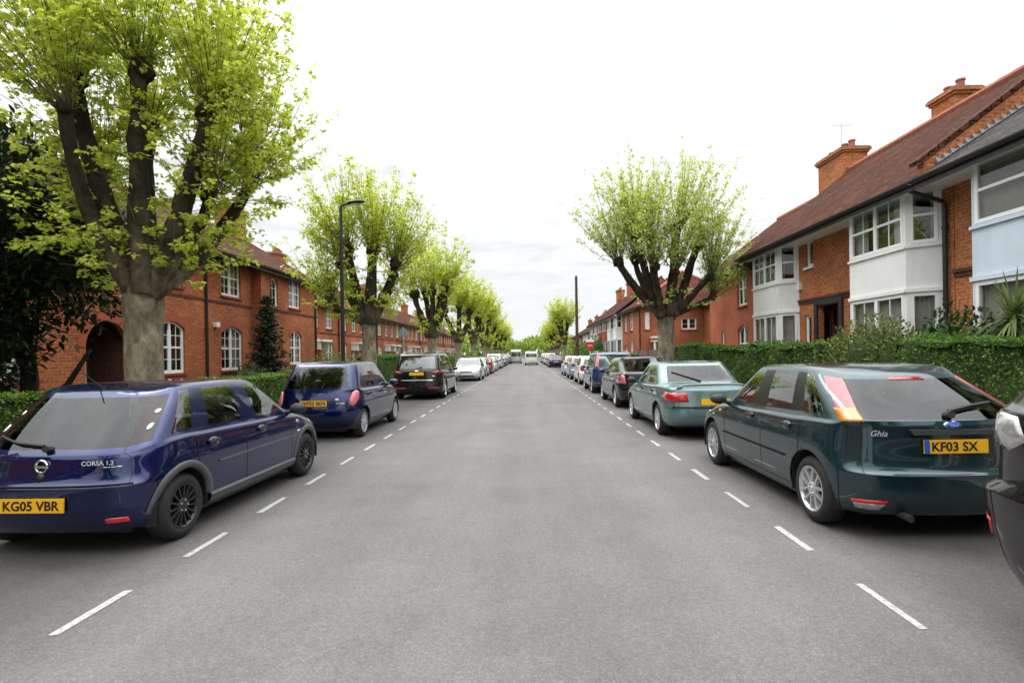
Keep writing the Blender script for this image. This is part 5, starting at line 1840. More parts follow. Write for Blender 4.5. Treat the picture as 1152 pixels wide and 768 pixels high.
def terrace(side, x, y0, y1, label, seed, eave=4.8, ridge=7.2, depth=7.5, brick='brick_orange', tile='tile_brown', n=2, door_m='door_white', chim=True, sashes=(2, 4), proj=False, canopy=True):
    """one house of a plain terrace: arched ground windows, porch doors, sash windows above"""
    rg = random.Random(seed)
    root = thing('brick_house', (x, 0, 0), label, 'house', 'brick houses along the street')
    F = Fr((0, 0), (0, 1)); F.n = Vector((-side, 0, 0))
    Ln = y1 - y0
    root.scale = (1, 1, 1.045 if side < 0 else .962)
    ops_g, ops_u, drs = [], [], []
    m = Ln / n
    for k in range(n):
        a = y0 + m * k
        flip = k % 2
        wc = a + m * (.30 if not flip else .70); dc = a + m * (.78 if not flip else .22)
        ops_g.append((wc - .62, wc + .62, 1.15, 2.55, .2))
        drs.append((dc - .48, dc + .48, .15, 2.35))
        ops_u.append((wc - .58, wc + .58, 3.35, 4.6)); ops_u.append((dc - .45, dc + .45, 3.35, 4.6))
    mb = MB()
    holed_wall(mb, F, y0, y1, 0, eave, ops_g + ops_u + drs, .12)
    gable_walls(mb, side, y0 + .01, y1 - .01, eave, depth / 2, ridge, depth)
    mb.build('wall', brick, root, boxuv=True)
    for o in ops_g: window(root, F, o, 2, sashes, (.5,), curtain=rg.choice(['both', 'net', None]), arch_brick='brick_arch')
    for o in ops_u: window(root, F, o, 2 if o[1] - o[0] > 1 else 1, sashes, (.5,), curtain=rg.choice(['both', 'net', None]))
    for o in drs: door(root, F, o, door_m, canopy='upvc' if canopy else None)
    mb = MB(); F.box(mb, y0, y1, .002, .03, 3.0, 3.08); mb.build('string_course', 'brick_dark', root, boxuv=True)
    gable_roof(root, side, y0, y1, -.35, eave + .02, depth / 2, ridge, depth + .35, tile)
    gutter(root, side, y0, y1, -.40, eave - .05)
    downpipe(root, F, y0 + .25, .1, eave - .1, swan=.3)
    if chim: chimney(root, side * depth / 2, y1 - .6, ridge - .7, ridge + 1.15, .7, 1.2, 4, brick)
    return root
y = 27.5
row_labels = ['setback orange brick house just past the long front house, behind the shrubs and street lamp',
              'orange brick terrace house behind the second plane tree, white canopies over its doors',
              'orange brick terrace house behind the black people carrier, second beyond the street lamp',
              'red brick terrace house seen past the parking sign pole',
              'orange brick terrace house between the third and fourth plane trees on its side',
              'terrace house behind the fourth plane tree of the row opposite the telegraph pole',
              'terrace house behind the fifth plane tree, seen as a thin red strip',
              'last brick house made out behind the far plane trees opposite the telegraph pole']
for i, lb in enumerate(row_labels):
    ln = 9.4
    terrace(-1, -13.0, y, y + ln, lb, 40 + i, tile='tile_grey' if i == 0 else ('tile_brown' if i % 2 else 'tile_red'), brick=('brick_orange', 'brick_orange', 'brick_red')[i % 3])
    y += ln + .02

# ------------------------------------------------------------------ right-hand houses
def bay_house(y0, y1, label, bays, base, doors, smalls, eave=5.3, x=8.8, tile='tile_brown', ridge=8.45, xr=3.4, brick='brick_warm', verge=None, curtains=('net', 'both'), bars=(1, 1), chims=(), lights=2, parapet=False, door_m='door_maroon', piers=()):
    s = 1
    root = thing('brick_house', (x, 0, 0), label, 'house', 'brick houses along the street')
    F = Fr((0, 0), (0, 1)); F.n = Vector((-1, 0, 0))
    mb = MB()
    root.scale = (1, 1, .985)
    holes = [(a + .01, b - .01, 0.0, eave - .12) for a, b in bays]
    holed_wall(mb, F, y0, y1, 0, eave, holes + [o for o in doors] + [o for o in smalls], .16)
    gable_walls(mb, s, y0 + .005, y1 - .005, eave, xr, ridge - .12, xr * 2)
    mb.build('wall', brick, root, boxuv=True)
    for (a, b) in bays: bay(root, s, a, b, eave - .12, base=base, curtains=curtains, bars=bars, lights=lights)
    for o in doors: door(root, F, o, door_m, surround='dark_wood', depth=.35)
    for o in smalls: window(root, F, o, 1, (1, 1), (), curtain=None, inset=.05, sill='upvc')
    # moulded course over the entrance
    if doors:
        mb = MB()
        segs = sorted(bays); a = segs[0][1] + .02 if len(segs) > 1 else y0; b = segs[-1][0] - .02 if len(segs) > 1 else y1
        F.box(mb, a, b, .002, .07, 3.15, 3.22); F.box(mb, a, b, .002, .04, 3.07, 3.15)
        mb.build('string_course', 'brick_dark', root, boxuv=True)
        mb = MB()
        for o in doors:
            F.box(mb, o[0] - .16, o[0] - .002, .002, .06, .1, o[3] + .18); F.box(mb, o[1] + .002, o[1] + .16, .002, .06, .1, o[3] + .18)
            F.box(mb, o[0] - .001, o[1] + .001, .002, .055, o[3] + .002, o[3] + .18)
        mb.build('door_surround', 'plastic', root)
    ro = gable_roof(root, s, y0 - .0, y1, -.82, eave + .02 - .22, xr, ridge, xr * 2 + .4, tile, verge)
    mb = MB(); F.box(mb, y0, y1, -.05, .79, eave - .34, eave - .30); mb.build('soffit', 'upvc', root)
    gutter(root, s, y0, y1, -.88, eave - .27)
    for (cy, cx, z0, z1, wx, wy, pots) in chims: chimney(root, cx, cy, z0, z1, wx, wy, pots, brick)
    return root, F
nearh, Fn = bay_house(3.6, 10.78, 'near brick house with pale blue rendered bay and grey tiled roof, behind the spiky plant', [(7.0, 10.15)], 'render_blue', [(5.2, 6.2, .15, 2.6)], [], tile='tile_grey', ridge=7.85, curtains=('net', 'blind'))
ha, Fa = bay_house(10.8, 19.8, 'orange brick house with two white rendered bays and a dark doorway between them', [(11.1, 13.85), (16.95, 19.6)], 'render_white',
                   [(14.75, 15.85, .25, 2.95)], [(16.25, 16.62, 1.25, 2.7), (14.05, 14.32, 1.25, 2.75), (16.1, 16.5, 4.2, 5.0)], ridge=8.38,
                   chims=((15.8, 4.1, 7.4, 9.25, .7, .9, 2), (20.6, 3.6, 6.6, 9.25, .9, 1.7, 4)), bars=(2, 1))
downpipe(ha, Fa, 10.95, .1, 4.95, .07, swan=.70)
mb = MB()      # brick verge standing above the lower neighbour roof, with lead flashing
for (xa, za, xb, zb_) in ((-.72, 5.15, 3.4, 8.36),):
    mb.hexa([(xa, 10.62, za - .2), (xb, 10.62, zb_ - .25), (xb, 10.80, zb_ - .25), (xa, 10.80, za - .2), (xa, 10.62, za + .22), (xb, 10.62, zb_ + .14), (xb, 10.80, zb_ + .14), (xa, 10.80, za + .22)])
mb.build('parapet', 'brick_warm', ha, boxuv=True)
mb = MB()
mb.hexa([(-.86, 10.58, 5.32), (3.4, 10.58, 8.5), (3.4, 10.84, 8.5), (-.86, 10.84, 5.32), (-.86, 10.58, 5.42), (3.4, 10.58, 8.6), (3.4, 10.84, 8.6), (-.86, 10.84, 5.42)])
mb.build('coping', 'tile_brown', ha, boxuv=True)
mb = MB()
for k in range(26):
    t0, t1 = k / 26, (k + .9) / 26
    xa, xb = lerp(-.5, 3.3, t0), lerp(-.5, 3.3, t1)
    za, zb_ = lerp(5.32, 7.78, (t0)), lerp(5.32, 7.78, (t1))
    mb.hexa([(xa, 10.54, za + .01), (xb, 10.54, zb_ + .01), (xb, 10.615, zb_ + .01), (xa, 10.615, za + .01), (xa, 10.54, za + .03), (xb, 10.54, zb_ + .03), (xb, 10.615, zb_ + .05), (xa, 10.615, za + .15)])
mb.build('lead_flashing', 'lead', ha)
mb = MB(); Fa.box(mb, 16.75, 16.93, .002, .10, 3.55, 3.78); mb.build('alarm_box', 'upvc', ha)
# aerial on the chimney of that house
mb = MB()
mb.tube([(3.6, 20.6, 9.2), (3.6, 20.6, 10.5)], .008, 5); mb.tube([(3.2, 20.6, 10.4), (4.1, 20.6, 10.4)], .005, 4)
for k in range(7): mb.tube([(3.25 + k * .12, 20.45, 10.4), (3.25 + k * .12, 20.75, 10.4)], .005, 4)
mb.build('aerial', 'grey_paint', ha)

def plain_house(y0, y1, label, x, ops_g, ops_u, drs, brick, tile, eave=5.2, ridge=8.2, depth=7.0, hip=False, chims=(), end_ops=(), pipe=None):
    root = thing('brick_house', (x, 0, 0), label, 'house', 'brick houses along the street')
    F = Fr((0, 0), (0, 1)); F.n = Vector((-1, 0, 0))
    mb = MB()
    holed_wall(mb, F, y0, y1, 0, eave, list(ops_g) + list(ops_u) + list(drs), .12)
    root.scale = (1, 1, .962)
    E = Fr((0, y0), (1, y0)); E.n = Vector((0, -1, 0))
    if end_ops or hip:
        holed_wall(mb, E, 0, depth, 0, eave, list(end_ops), .12)
        mb.quad((depth, y0, 0), (depth, y1, 0), (depth, y1, eave), (depth, y0, eave)); mb.quad((0, y1, 0), (depth, y1, 0), (depth, y1, eave), (0, y1, eave))
    else:
        gable_walls(mb, 1, y0 + .01, y1 - .01, eave, depth / 2, ridge - .1, depth)
    mb.build('wall', brick, root, boxuv=True)
    for o in ops_g: window(root, F, o, 2 if o[1] - o[0] > .8 else 1, (1, 2), (.5,), curtain='net', arch_brick='brick_arch' if len(o) > 4 else None)
    for o in ops_u: window(root, F, o, 2 if o[1] - o[0] > .8 else 1, (1, 2), (.5,), curtain='both')
    for o in end_ops: window(root, E, o, 3 if o[1] - o[0] > 1.3 else 2, (1, 2), (), curtain=None)
    for o in drs: door(root, F, o, 'door_white')
    if hip:
        mb = MB(); e = .4
        A, B, C_, D = (-e, y0 - e, eave), (depth + e, y0 - e, eave), (depth + e, y1 + e, eave), (-e, y1 + e, eave)
        hy = min(depth / 2, (y1 - y0) * .45)
        p, q = (depth / 2, y0 + hy, ridge), (depth / 2, y1 - (hy if hip == 'both' else -e), ridge)
        mb.quad(A, D, q, p); mb.poly([A, B, p]); mb.quad(B, C_, q, p); mb.poly([C_, D, q])
        mb.quad((-e, y0 - e, eave - .13), (depth + e, y0 - e, eave - .13), (depth + e, y1 + e, eave - .13), (-e, y1 + e, eave - .13), 1)
        for a, b in ((A, B), (B, C_), (C_, D), (D, A)):
            mb.quad(a, b, (b[0], b[1], eave - .13), (a[0], a[1], eave - .13), 1)
        ro = mb.build('roof', [tile, 'dark_wood'], root, boxuv=True)
        mb = MB()
        for a, b in ((A, p), (B, p), (p, q)): mb.tube([a, b], .11, 7)
        mb.build('ridge_tiles', 'terracotta', ro)
    else:
        gable_roof(root, 1, y0, y1, -.4, eave + .02, depth / 2, ridge, depth + .4, tile)
    gutter(root, 1, y0, y1, -.46, eave - .05)
    downpipe(root, F, (y0 + .35) if pipe is None else pipe, .1, eave - .1, swan=.35)
    for (cy, cx, z0, z1, wx, wy, pots) in chims: chimney(root, cx, cy, z0, z1, wx, wy, pots, brick)
    return root, F, E
plain_house(19.85, 25.2, 'salmon red brick house with an arched window, next to the white bays', 8.8, [(20.9, 21.9, 1.2, 2.75, .3), (23.3, 23.75, 1.2, 2.6)], [(21.0, 21.9, 3.55, 5.0)], [], 'brick_salmon', 'tile_brown', hip=True, pipe=20.1)
plain_house(25.4, 38.6, 'red brick house set back from the road behind the pollarded plane with dark limbs', 13.0, [(27.5, 28.9, 1.15, 2.5), (31.5, 32.9, 1.15, 2.5), (35.6, 37, 1.15, 2.5)], [(27.6, 28.8, 3.6, 4.9), (31.6, 32.8, 3.6, 4.9), (35.7, 36.9, 3.6, 4.9)], [(29.8, 30.7, .15, 2.3), (33.9, 34.8, .15, 2.3)], 'brick_red', 'tile_red', chims=((32, 3.5, 7.6, 9.4, .8, 1.6, 4),))
wing, Fw, Ew = plain_house(38.8, 46.5, 'red brick corner house with hipped red roof and white porch', 8.5, [(42, 43.2, 1.2, 2.6)], [(42, 43.2, 3.5, 4.9), (44.6, 45.6, 3.5, 4.9)], [(44.6, 45.5, .15, 2.3)], 'brick_red', 'tile_red', depth=8.0, ridge=8.3, hip=True,
            end_ops=[(2.9, 4.0, 3.35, 4.2), (4.6, 5.3, 3.75, 4.8), (4.5, 5.4, 1.4, 2.6), (.25, .6, 3.4, 4.7)])
mb = MB(); mb.box(.6, 2.0, 37.75, 38.78, 2.45, 2.85); mb.box(.65, .77, 37.8, 37.92, .1, 2.45); mb.box(1.83, 1.95, 37.8, 37.92, .1, 2.45); mb.build('porch', 'upvc', wing)
mb = MB(); mb.box(.55, 2.05, 37.72, 38.78, 2.58, 2.72); mb.build('porch_fascia', 'brick_arch', wing)
door(wing, Ew, (.9, 1.7, .15, 2.3), 'door_white', depth=-.06)
y = 46.6
for i, lb in enumerate(['red brick terrace house with white hung bays, first beyond the corner house', 'red brick terrace house with white hung bays, second beyond the corner house',
                        'red brick terrace house with white hung bays, third beyond the corner house']):
    bay_house(y, y + 7.0, lb, [(y + .5, y + 2.9), (y + 4.1, y + 6.5)], 'render_white' if i != 1 else 'brick_salmon', [(y + 3.1, y + 3.9, .15, 2.4)], [], brick='brick_red', x=8.6, ridge=8.3,
              chims=((y + 6.4, 3.4, 7.4, 9.6, .8, 1.4, 4),), door_m='door_navy', tile='tile_brown')
    y += 7.05
for i, lb in enumerate(['small brick house past the bay fronted terrace, behind the telegraph pole', 'pale fronted house beside the round pale plane past the telegraph pole', 'brick house half hidden by the far plane trees on the telegraph pole side',
                        'farthest brick house made out on the telegraph pole side']):
    terrace(1, 9.5, y + .5, y + 10.5, lb, 90 + i, eave=4.9, ridge=7.6, brick=('brick_red', 'render_white', 'brick_orange', 'brick_red')[i], tile='tile_brown', canopy=False)
    y += 10.6
# ------------------------------------------------------------------ trees
PL = 'pollarded plane trees lining the pavements'
pollard('nearest plane tree, thick mottled trunk rising behind the small dark blue hatchback with black wheels', PL, (-5.62, 8.0, .10), 11, .245, 2.75,
        [(-.92, -.1, 5.70, .108), (-.45, .85, 5.3, .09), (.06, -.1, 5.80, .108), (.45, .9, 5.55, .08), (1.05, .0, 5.20, .108), (-.62, -.6, 5.0, .085), (1.15, .9, 4.4, .09), (.95, .1, 4.0, .075), (-1.0, .5, 4.2, .08)],
        shoots=60, leaves=74, leaf=.066, shoot_len=(.9, 2.4), spread=.60, epi=20, twig_r=.008)
pollard('plane tree just past the street lamp, behind the round dark blue hatchback', PL, (-5.55, 19.2, .10), 23, .25, 3.0,
        [(-1.0, .2, 4.9, .13), (-.55, -.5, 5.3, .13), (.05, .4, 5.5, .13), (.35, -.6, 5.2, .13), (.95, .2, 4.9, .13), (-1.25, -.3, 3.5, .12), (.75, .7, 4.6, .11)],
        shoots=44, leaves=60, leaf=.105, shoot_len=(1.3, 2.7), spread=.55, epi=16, shape=KITE)
pollard('plane tree with bare dark limbs standing alone beside the white bay houses', PL, (5.45, 20.4, .10), 37, .31, 3.1,
        [(-1.75, .1, 4.95, .13), (-1.15, -.5, 5.75, .135), (-.45, .5, 6.1, .14), (.35, -.3, 6.05, .145), (1.3, .2, 5.6, .145), (1.55, -.5, 4.3, .11), (-.6, -.9, 4.6, .11), (.2, -.7, 4.5, .10), (-.95, .9, 5.2, .12), (1.9, .3, 3.6, .09)],
        shoots=50, leaves=66, leaf=.092, shoot_len=(1.4, 3.0), spread=.5, epi=2, shape=KITE, leafm='plane_leaf_pale')
t3 = pollard('third plane tree of the row past the street lamp, two dark limbs in a fork', PL, (-5.5, 31.6, .10), 51, .26, 2.9,
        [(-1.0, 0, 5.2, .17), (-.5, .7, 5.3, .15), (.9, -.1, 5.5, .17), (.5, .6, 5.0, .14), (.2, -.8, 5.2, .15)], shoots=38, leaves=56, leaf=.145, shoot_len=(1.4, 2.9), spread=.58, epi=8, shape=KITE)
t4 = pollard('fourth plane tree of the row past the street lamp, yellow green crown touching the third', PL, (-5.5, 43.9, .10), 67, .26, 2.9,
        [(-1.1, .3, 5.2, .17), (0, .7, 5.7, .15), (1.0, -.1, 5.1, .17), (.2, -.8, 5.4, .15)], shoots=36, leaves=50, leaf=.18, shoot_len=(1.4, 2.9), spread=.6, epi=8, shape=KITE)
ords = ['fifth', 'sixth', 'seventh', 'eighth', 'ninth', 'tenth', 'eleventh', 'twelfth']
rg = random.Random(5)
for i in range(7):
    copy_thing(t4 if i % 2 else t3, (-5.5 + rg.uniform(-.15, .15), 56.2 + 12.3 * i, .1), rg.uniform(0, 6), '%s plane tree of the row past the street lamp' % ords[i], (rg.uniform(.95, 1.1),) * 3)
r2 = copy_thing(t3, (5.5, 76, .1), 2.0, 'plane tree next beyond the telegraph pole, round pale crown on a dark fork', (1.12,) * 3)
for i in range(5):
    copy_thing(t4 if i % 2 else t3, (5.6 + rg.uniform(-.15, .15), 90 + 11.5 * i, .1), rg.uniform(0, 6), '%s plane tree beyond the telegraph pole' % ['second', 'third', 'fourth', 'fifth', 'sixth'][i], (rg.uniform(.95, 1.1),) * 3)
# unseen trees and houses added behind the viewpoint to darken reflections and car tails
copy_thing(t3, (-5.6, -4.6, .1), 1.0, 'unseen plane tree added behind the viewpoint on the dark evergreen side', (1.05,) * 3)
copy_thing(t4, (5.5, -4.0, .1), 2.2, 'unseen plane tree added behind the viewpoint on the pale blue bay side', (1.1,) * 3)
copy_thing(t4, (-5.6, -17.0, .1), 4.0, 'unseen farther plane tree added behind the viewpoint on the dark evergreen side')
copy_thing(t3, (5.5, -16.0, .1), 5.0, 'unseen farther plane tree added behind the viewpoint on the pale blue bay side')
hb = copy_thing(long_house, (-10.9, -24.0, 0), 0, 'unseen orange brick house added behind the viewpoint on the dark evergreen side')
hb = copy_thing(ha, (8.8, -16.4, 0), 0, 'unseen white bay house added behind the viewpoint on the pale blue bay side')
# distant wood that closes the street
rgw = random.Random(9)
mbw = MB()
for k in range(9000):
    x = rgw.uniform(-70, 70); z = 1 + rgw.random() ** .7 * (7.5 + 2.0 * noise.noise(Vector((x * .12, 0, 0))) + .035 * abs(x))
    add_leaf(mbw, Vector((x, rgw.uniform(235, 262), z)), rvec(rgw), Vector((rgw.uniform(-1, 1), rgw.uniform(-1, 1), .6)), rgw.uniform(1.0, 2.2), KITE)
tag(mbw.build('distant_woods', 'far_leaf'), 'pale green mass of trees closing the far end of the street', 'trees', kind='stuff')

bushy('evergreen_tree', 'dark glossy evergreen tree filling the garden beside the nearest plane trunk', 'tree', None, (-8.6, 9.2, .1),
      [(0, 0, 3.7, 1.75, 1.7, 1.9), (-1.2, -.5, 3.0, 1.6, 1.5, 1.6), (.7, .3, 3.3, 1.0, 1.1, 1.1), (-.4, -1.2, 2.7, 1.5, 1.3, 1.5), (-2.2, 0, 4.0, 1.4, 1.5, 1.6), (.3, -.8, 4.2, 1.1, 1.1, 1.1), (-1.5, -.7, 1.9, 1.4, 1.3, 1.2), (-2.6, -.3, 3.0, 1.4, 1.4, 1.6), (-1.7, .2, 1.2, 1.3, 1.1, 1.1), (-.2, -.4, 1.9, .8, .9, .9)], 32000, .15, OVATE, 'magnolia_leaf', 3,
      stem=[([(0, 0, 0), (.05, .1, 1.2), (-.1, 0, 3.0), (0, 0, 4.2)], [.14, .12, .09, .04]), ([(.02, 0, .5), (.7, .1, 1.1), (1.1, .1, 1.7)], [.06, .05, .03]), ([(0, 0, .8), (-.7, -.4, 1.6), (-1.2, -.5, 2.8)], [.07, .06, .03])])
spruce('small dark conifer standing against the long brick house', (-9.75, 20.3, .1), 3.9, .98, 8)
hedge('low clipped hedge with bright top behind the two dark blue hatchbacks', -7.35, -6.6, 2.6, 15.6, 1.12, 21, vis=1, leaf=.042, dens=1064, leafm='hedge_bright')
hedge('brownish patchy hedge stretch beside the round dark blue hatchback', -7.3, -6.6, 15.7, 18.6, 1.18, 22, vis=1, leaf=.05, dens=798, leafm='hedge_brown')
hedge('taller hedge behind the black people carrier', -7.4, -6.6, 23.5, 33.0, 1.62, 23, vis=1, leaf=.07, dens=437, leafm='hedge_leaf')
hedge('long far hedge below the brick terrace beyond the black people carrier', -7.4, -6.6, 34, 62, 1.5, 24, vis=1, leaf=.12, dens=133, leafm='hedge_bright')
hedge('near clipped hedge behind the dark green hatchback', 6.45, 7.3, 4.2, 9.2, 1.68, 25, vis=-1, wob=.10, leaf=.042, dens=1140)
hedge('long clipped hedge in front of the white bays', 6.5, 7.3, 11.6, 20.0, 1.72, 26, vis=-1, wob=.12, leaf=.055, dens=722)
hedge('hedge stretch beside the lone plane tree trunk', 6.5, 7.3, 20.2, 23.4, 1.85, 27, vis=-1, leaf=.065, dens=494, wob=.09)
hedge('low hedge by the fence near the corner house', 6.5, 7.3, 33.0, 44.0, 1.5, 28, vis=-1, leaf=.09, dens=247, leafm='hedge_bright')
hedge('far hedge under the telegraph pole', 6.5, 7.3, 46.0, 72.0, 1.7, 29, vis=-1, leaf=.12, dens=152)
GB = 'garden shrubs'
bushy('shrub', 'big rounded green shrub below the street lamp', 'shrub', GB, (-7.6, 20.9, 0), [(0, 0, .85, 1.0, 1.6, 1.0), (.1, 1.4, .8, .9, 1.3, .95), (-.3, -1.3, .65, .8, 1.0, .8)], 6500, .07, KITE, 'hedge_leaf', 5)
bushy('shrub', 'low shrub in front of the windows beside the conifer', 'shrub', GB, (-9.3, 18.2, 0), [(0, 0, .7, .6, 1.3, .75)], 1800, .08, KITE, 'laurel_leaf', 6)
bushy('shrub', 'pale speckled rhododendron in the gap between the clipped hedges', 'shrub', GB, (6.95, 10.45, 0), [(0, 0, 1.2, .85, 1.0, 1.02), (-.05, .85, 1.0, .7, .7, .9), (0, -.75, 1.05, .7, .7, .88)], 9500, .095, OVATE, 'rhodo_leaf', 7)
bushy('shrub', 'dark laurel standing behind the rhododendron', 'shrub', GB, (7.75, 9.7, 0), [(0, 0, 1.35, .5, .65, 1.0), (0, -.6, 1.3, .5, .6, .95)], 2600, .11, OVATE, 'laurel_leaf', 8)
bushy('shrub', 'dark leafy shrub beyond the telegraph pole', 'shrub', GB, (7.6, 57.0, 0), [(0, 0, 1.6, 1.6, 3.0, 1.8), (.3, 4.5, 1.5, 1.5, 3, 1.7)], 2600, .22, KITE, 'hedge_leaf', 9)
bushy('shrub', 'bright green shrub beside the second tree past the pole', 'shrub', GB, (7.3, 70.0, 0), [(0, 0, 1.6, 1.5, 3.5, 1.7)], 1300, .26, KITE, 'hedge_bright', 10)
spiky_plant('spiky cordyline with arching strap leaves in front of the pale blue bay', (7.9, 8.5, .1), 1.95, 4)
# wooden fence
ft = thing('garden_fence', (6.9, 25.0, .1), 'low weathered board fence beside the lone plane tree', 'fence')
for k in range(4):
    mb = MB(); mb.box(-.05, .05, k * 2.4 - .05, k * 2.4 + .05, 0, 1.75); mb.build('post', 'wood_fence', ft)
    if k < 3:
        mb = MB()
        for j in range(16): mb.box(-.012 + .004 * (j % 2), .012 + .004 * (j % 2), k * 2.4 + .06 + j * .1425, k * 2.4 + .06 + j * .1425 + .138, .05, 1.62 + .01 * (j % 3))
        mb.box(.017, .06, k * 2.4 + .06, k * 2.4 + 2.34, .4, .48); mb.box(.017, .06, k * 2.4 + .06, k * 2.4 + 2.34, 1.3, 1.38)
        mb.build('panel', 'wood_fence', ft)

# ------------------------------------------------------------------ street furniture
lp = thing('street_lamp', (-5.12, 15.2, .12), 'tall slim black street lamp with a flat head on a short arm', 'street lamp')
mb = MB(); mb.tube([(0, 0, 0), (0, 0, 1.25), (0, 0, 1.3), (0, 0, 5.75)], [.085, .08, .055, .045], 12); mb.build('post', 'black_iron', lp, smooth=False)
mb = MB(); mb.tube([(0, 0, 5.62), (0, 0, 5.78), (.10, 0, 5.83), (.28, 0, 5.86)], [.04, .04, .035, .032], 10); mb.build('arm', 'black_iron', lp, smooth=True)
mb = MB()
secs = [(.18, .05, .03), (.28, .09, .055), (.45, .12, .065), (.62, .105, .05), (.68, .04, .02)]
n0 = len(mb.v)
for (x, wy, hz) in secs:
    for k in range(12):
        a = 2 * PI * k / 12
        mb.v.append((x, wy * math.cos(a), 5.87 + (hz * math.sin(a) if math.sin(a) > 0 else hz * .45 * math.sin(a)) + (x - .2) * .06))
for i in range(len(secs) - 1):
    for k in range(12):
        a = n0 + i * 12 + k; b = n0 + i * 12 + (k + 1) % 12
        mb.f.append((a, b, b + 12, a + 12)); mb.mi.append(0)
mb.poly(mb.v[n0:n0 + 12]); mb.poly(mb.v[-12 - 12:-12])
lh = mb.build('lamp_head', 'black_iron', lp, smooth=True)
mb = MB(); mb.poly([(.45 + .14 * math.cos(2 * PI * k / 14), .085 * math.sin(2 * PI * k / 14), 5.845) for k in range(14)]); mb.build('lens', 'lamp_lens', lh)
mb = MB(); mb.box(-.055, .055, -.10, -.082, .5, 1.0); mb.build('access_door', 'black_iron', lp)

pr = thing('parking_sign', (-5.25, 23.2, .12), 'grey signpost with a round plate seen from behind, beside the black people carrier', 'sign')
mb = MB(); mb.tube([(0, 0, 0), (0, 0, 2.75)], .038, 10); mb.build('post', 'grey_paint', pr)
mb = MB(); mb.tube([(0, .045, 2.5), (0, .055, 2.5)], .2, 20); mb.build('plate', 'grey_paint', pr)

tp = thing('telegraph_pole', (5.05, 52, .12), 'tall dark wooden telegraph pole on the pavement', 'pole')
mb = MB(); mb.tube([(0, 0, -.1), (0, 0, 4), (0, 0, 9.0)], [.17, .15, .12], 12); mb.build('post', 'pole_wood', tp)
mb = MB(); mb.box(-.10, .10, -.16, -.13, 2.2, 2.5); mb.tube([(-.16, 0, 8.75), (.16, 0, 8.75)], .03, 8); mb.tube([(0, 0, 8.95), (0, 0, 9.08)], [.14, .05], 10); mb.build('pole_fittings', 'black_iron', tp)
k = 0
mb = MB()
for z in [2.6 + .45 * i for i in range(12)]:
    sgn = 1 if k % 2 else -1; k += 1
    mb.tube([(sgn * .12, 0, z), (sgn * .26, 0, z)], .012, 5)
mb.build('climbing_steps', 'black_iron', tp)

sb = thing('sale_board', (6.0, 49.5, .1), 'red and white sale board on a post in a front garden', 'sign')
mb = MB(); mb.box(-.04, .04, -.02, .03, 0, 2.75); mb.build('post', 'upvc', sb)
mb = MB(); mb.box(-.38, .38, -.045, -.022, 2.0, 2.55, 0); mb.box(-.38, .38, -.047, -.023, 2.555, 2.8, 1); mb.box(-.22, .22, -.049, -.046, 2.2, 2.26, 1); mb.box(-.12, .12, -.045, -.022, 1.7, 1.995, 0)
mb.build('board', ['board_red', 'upvc'], sb)

# ------------------------------------------------------------------ vehicles
PK = 'cars parked along the kerbs'

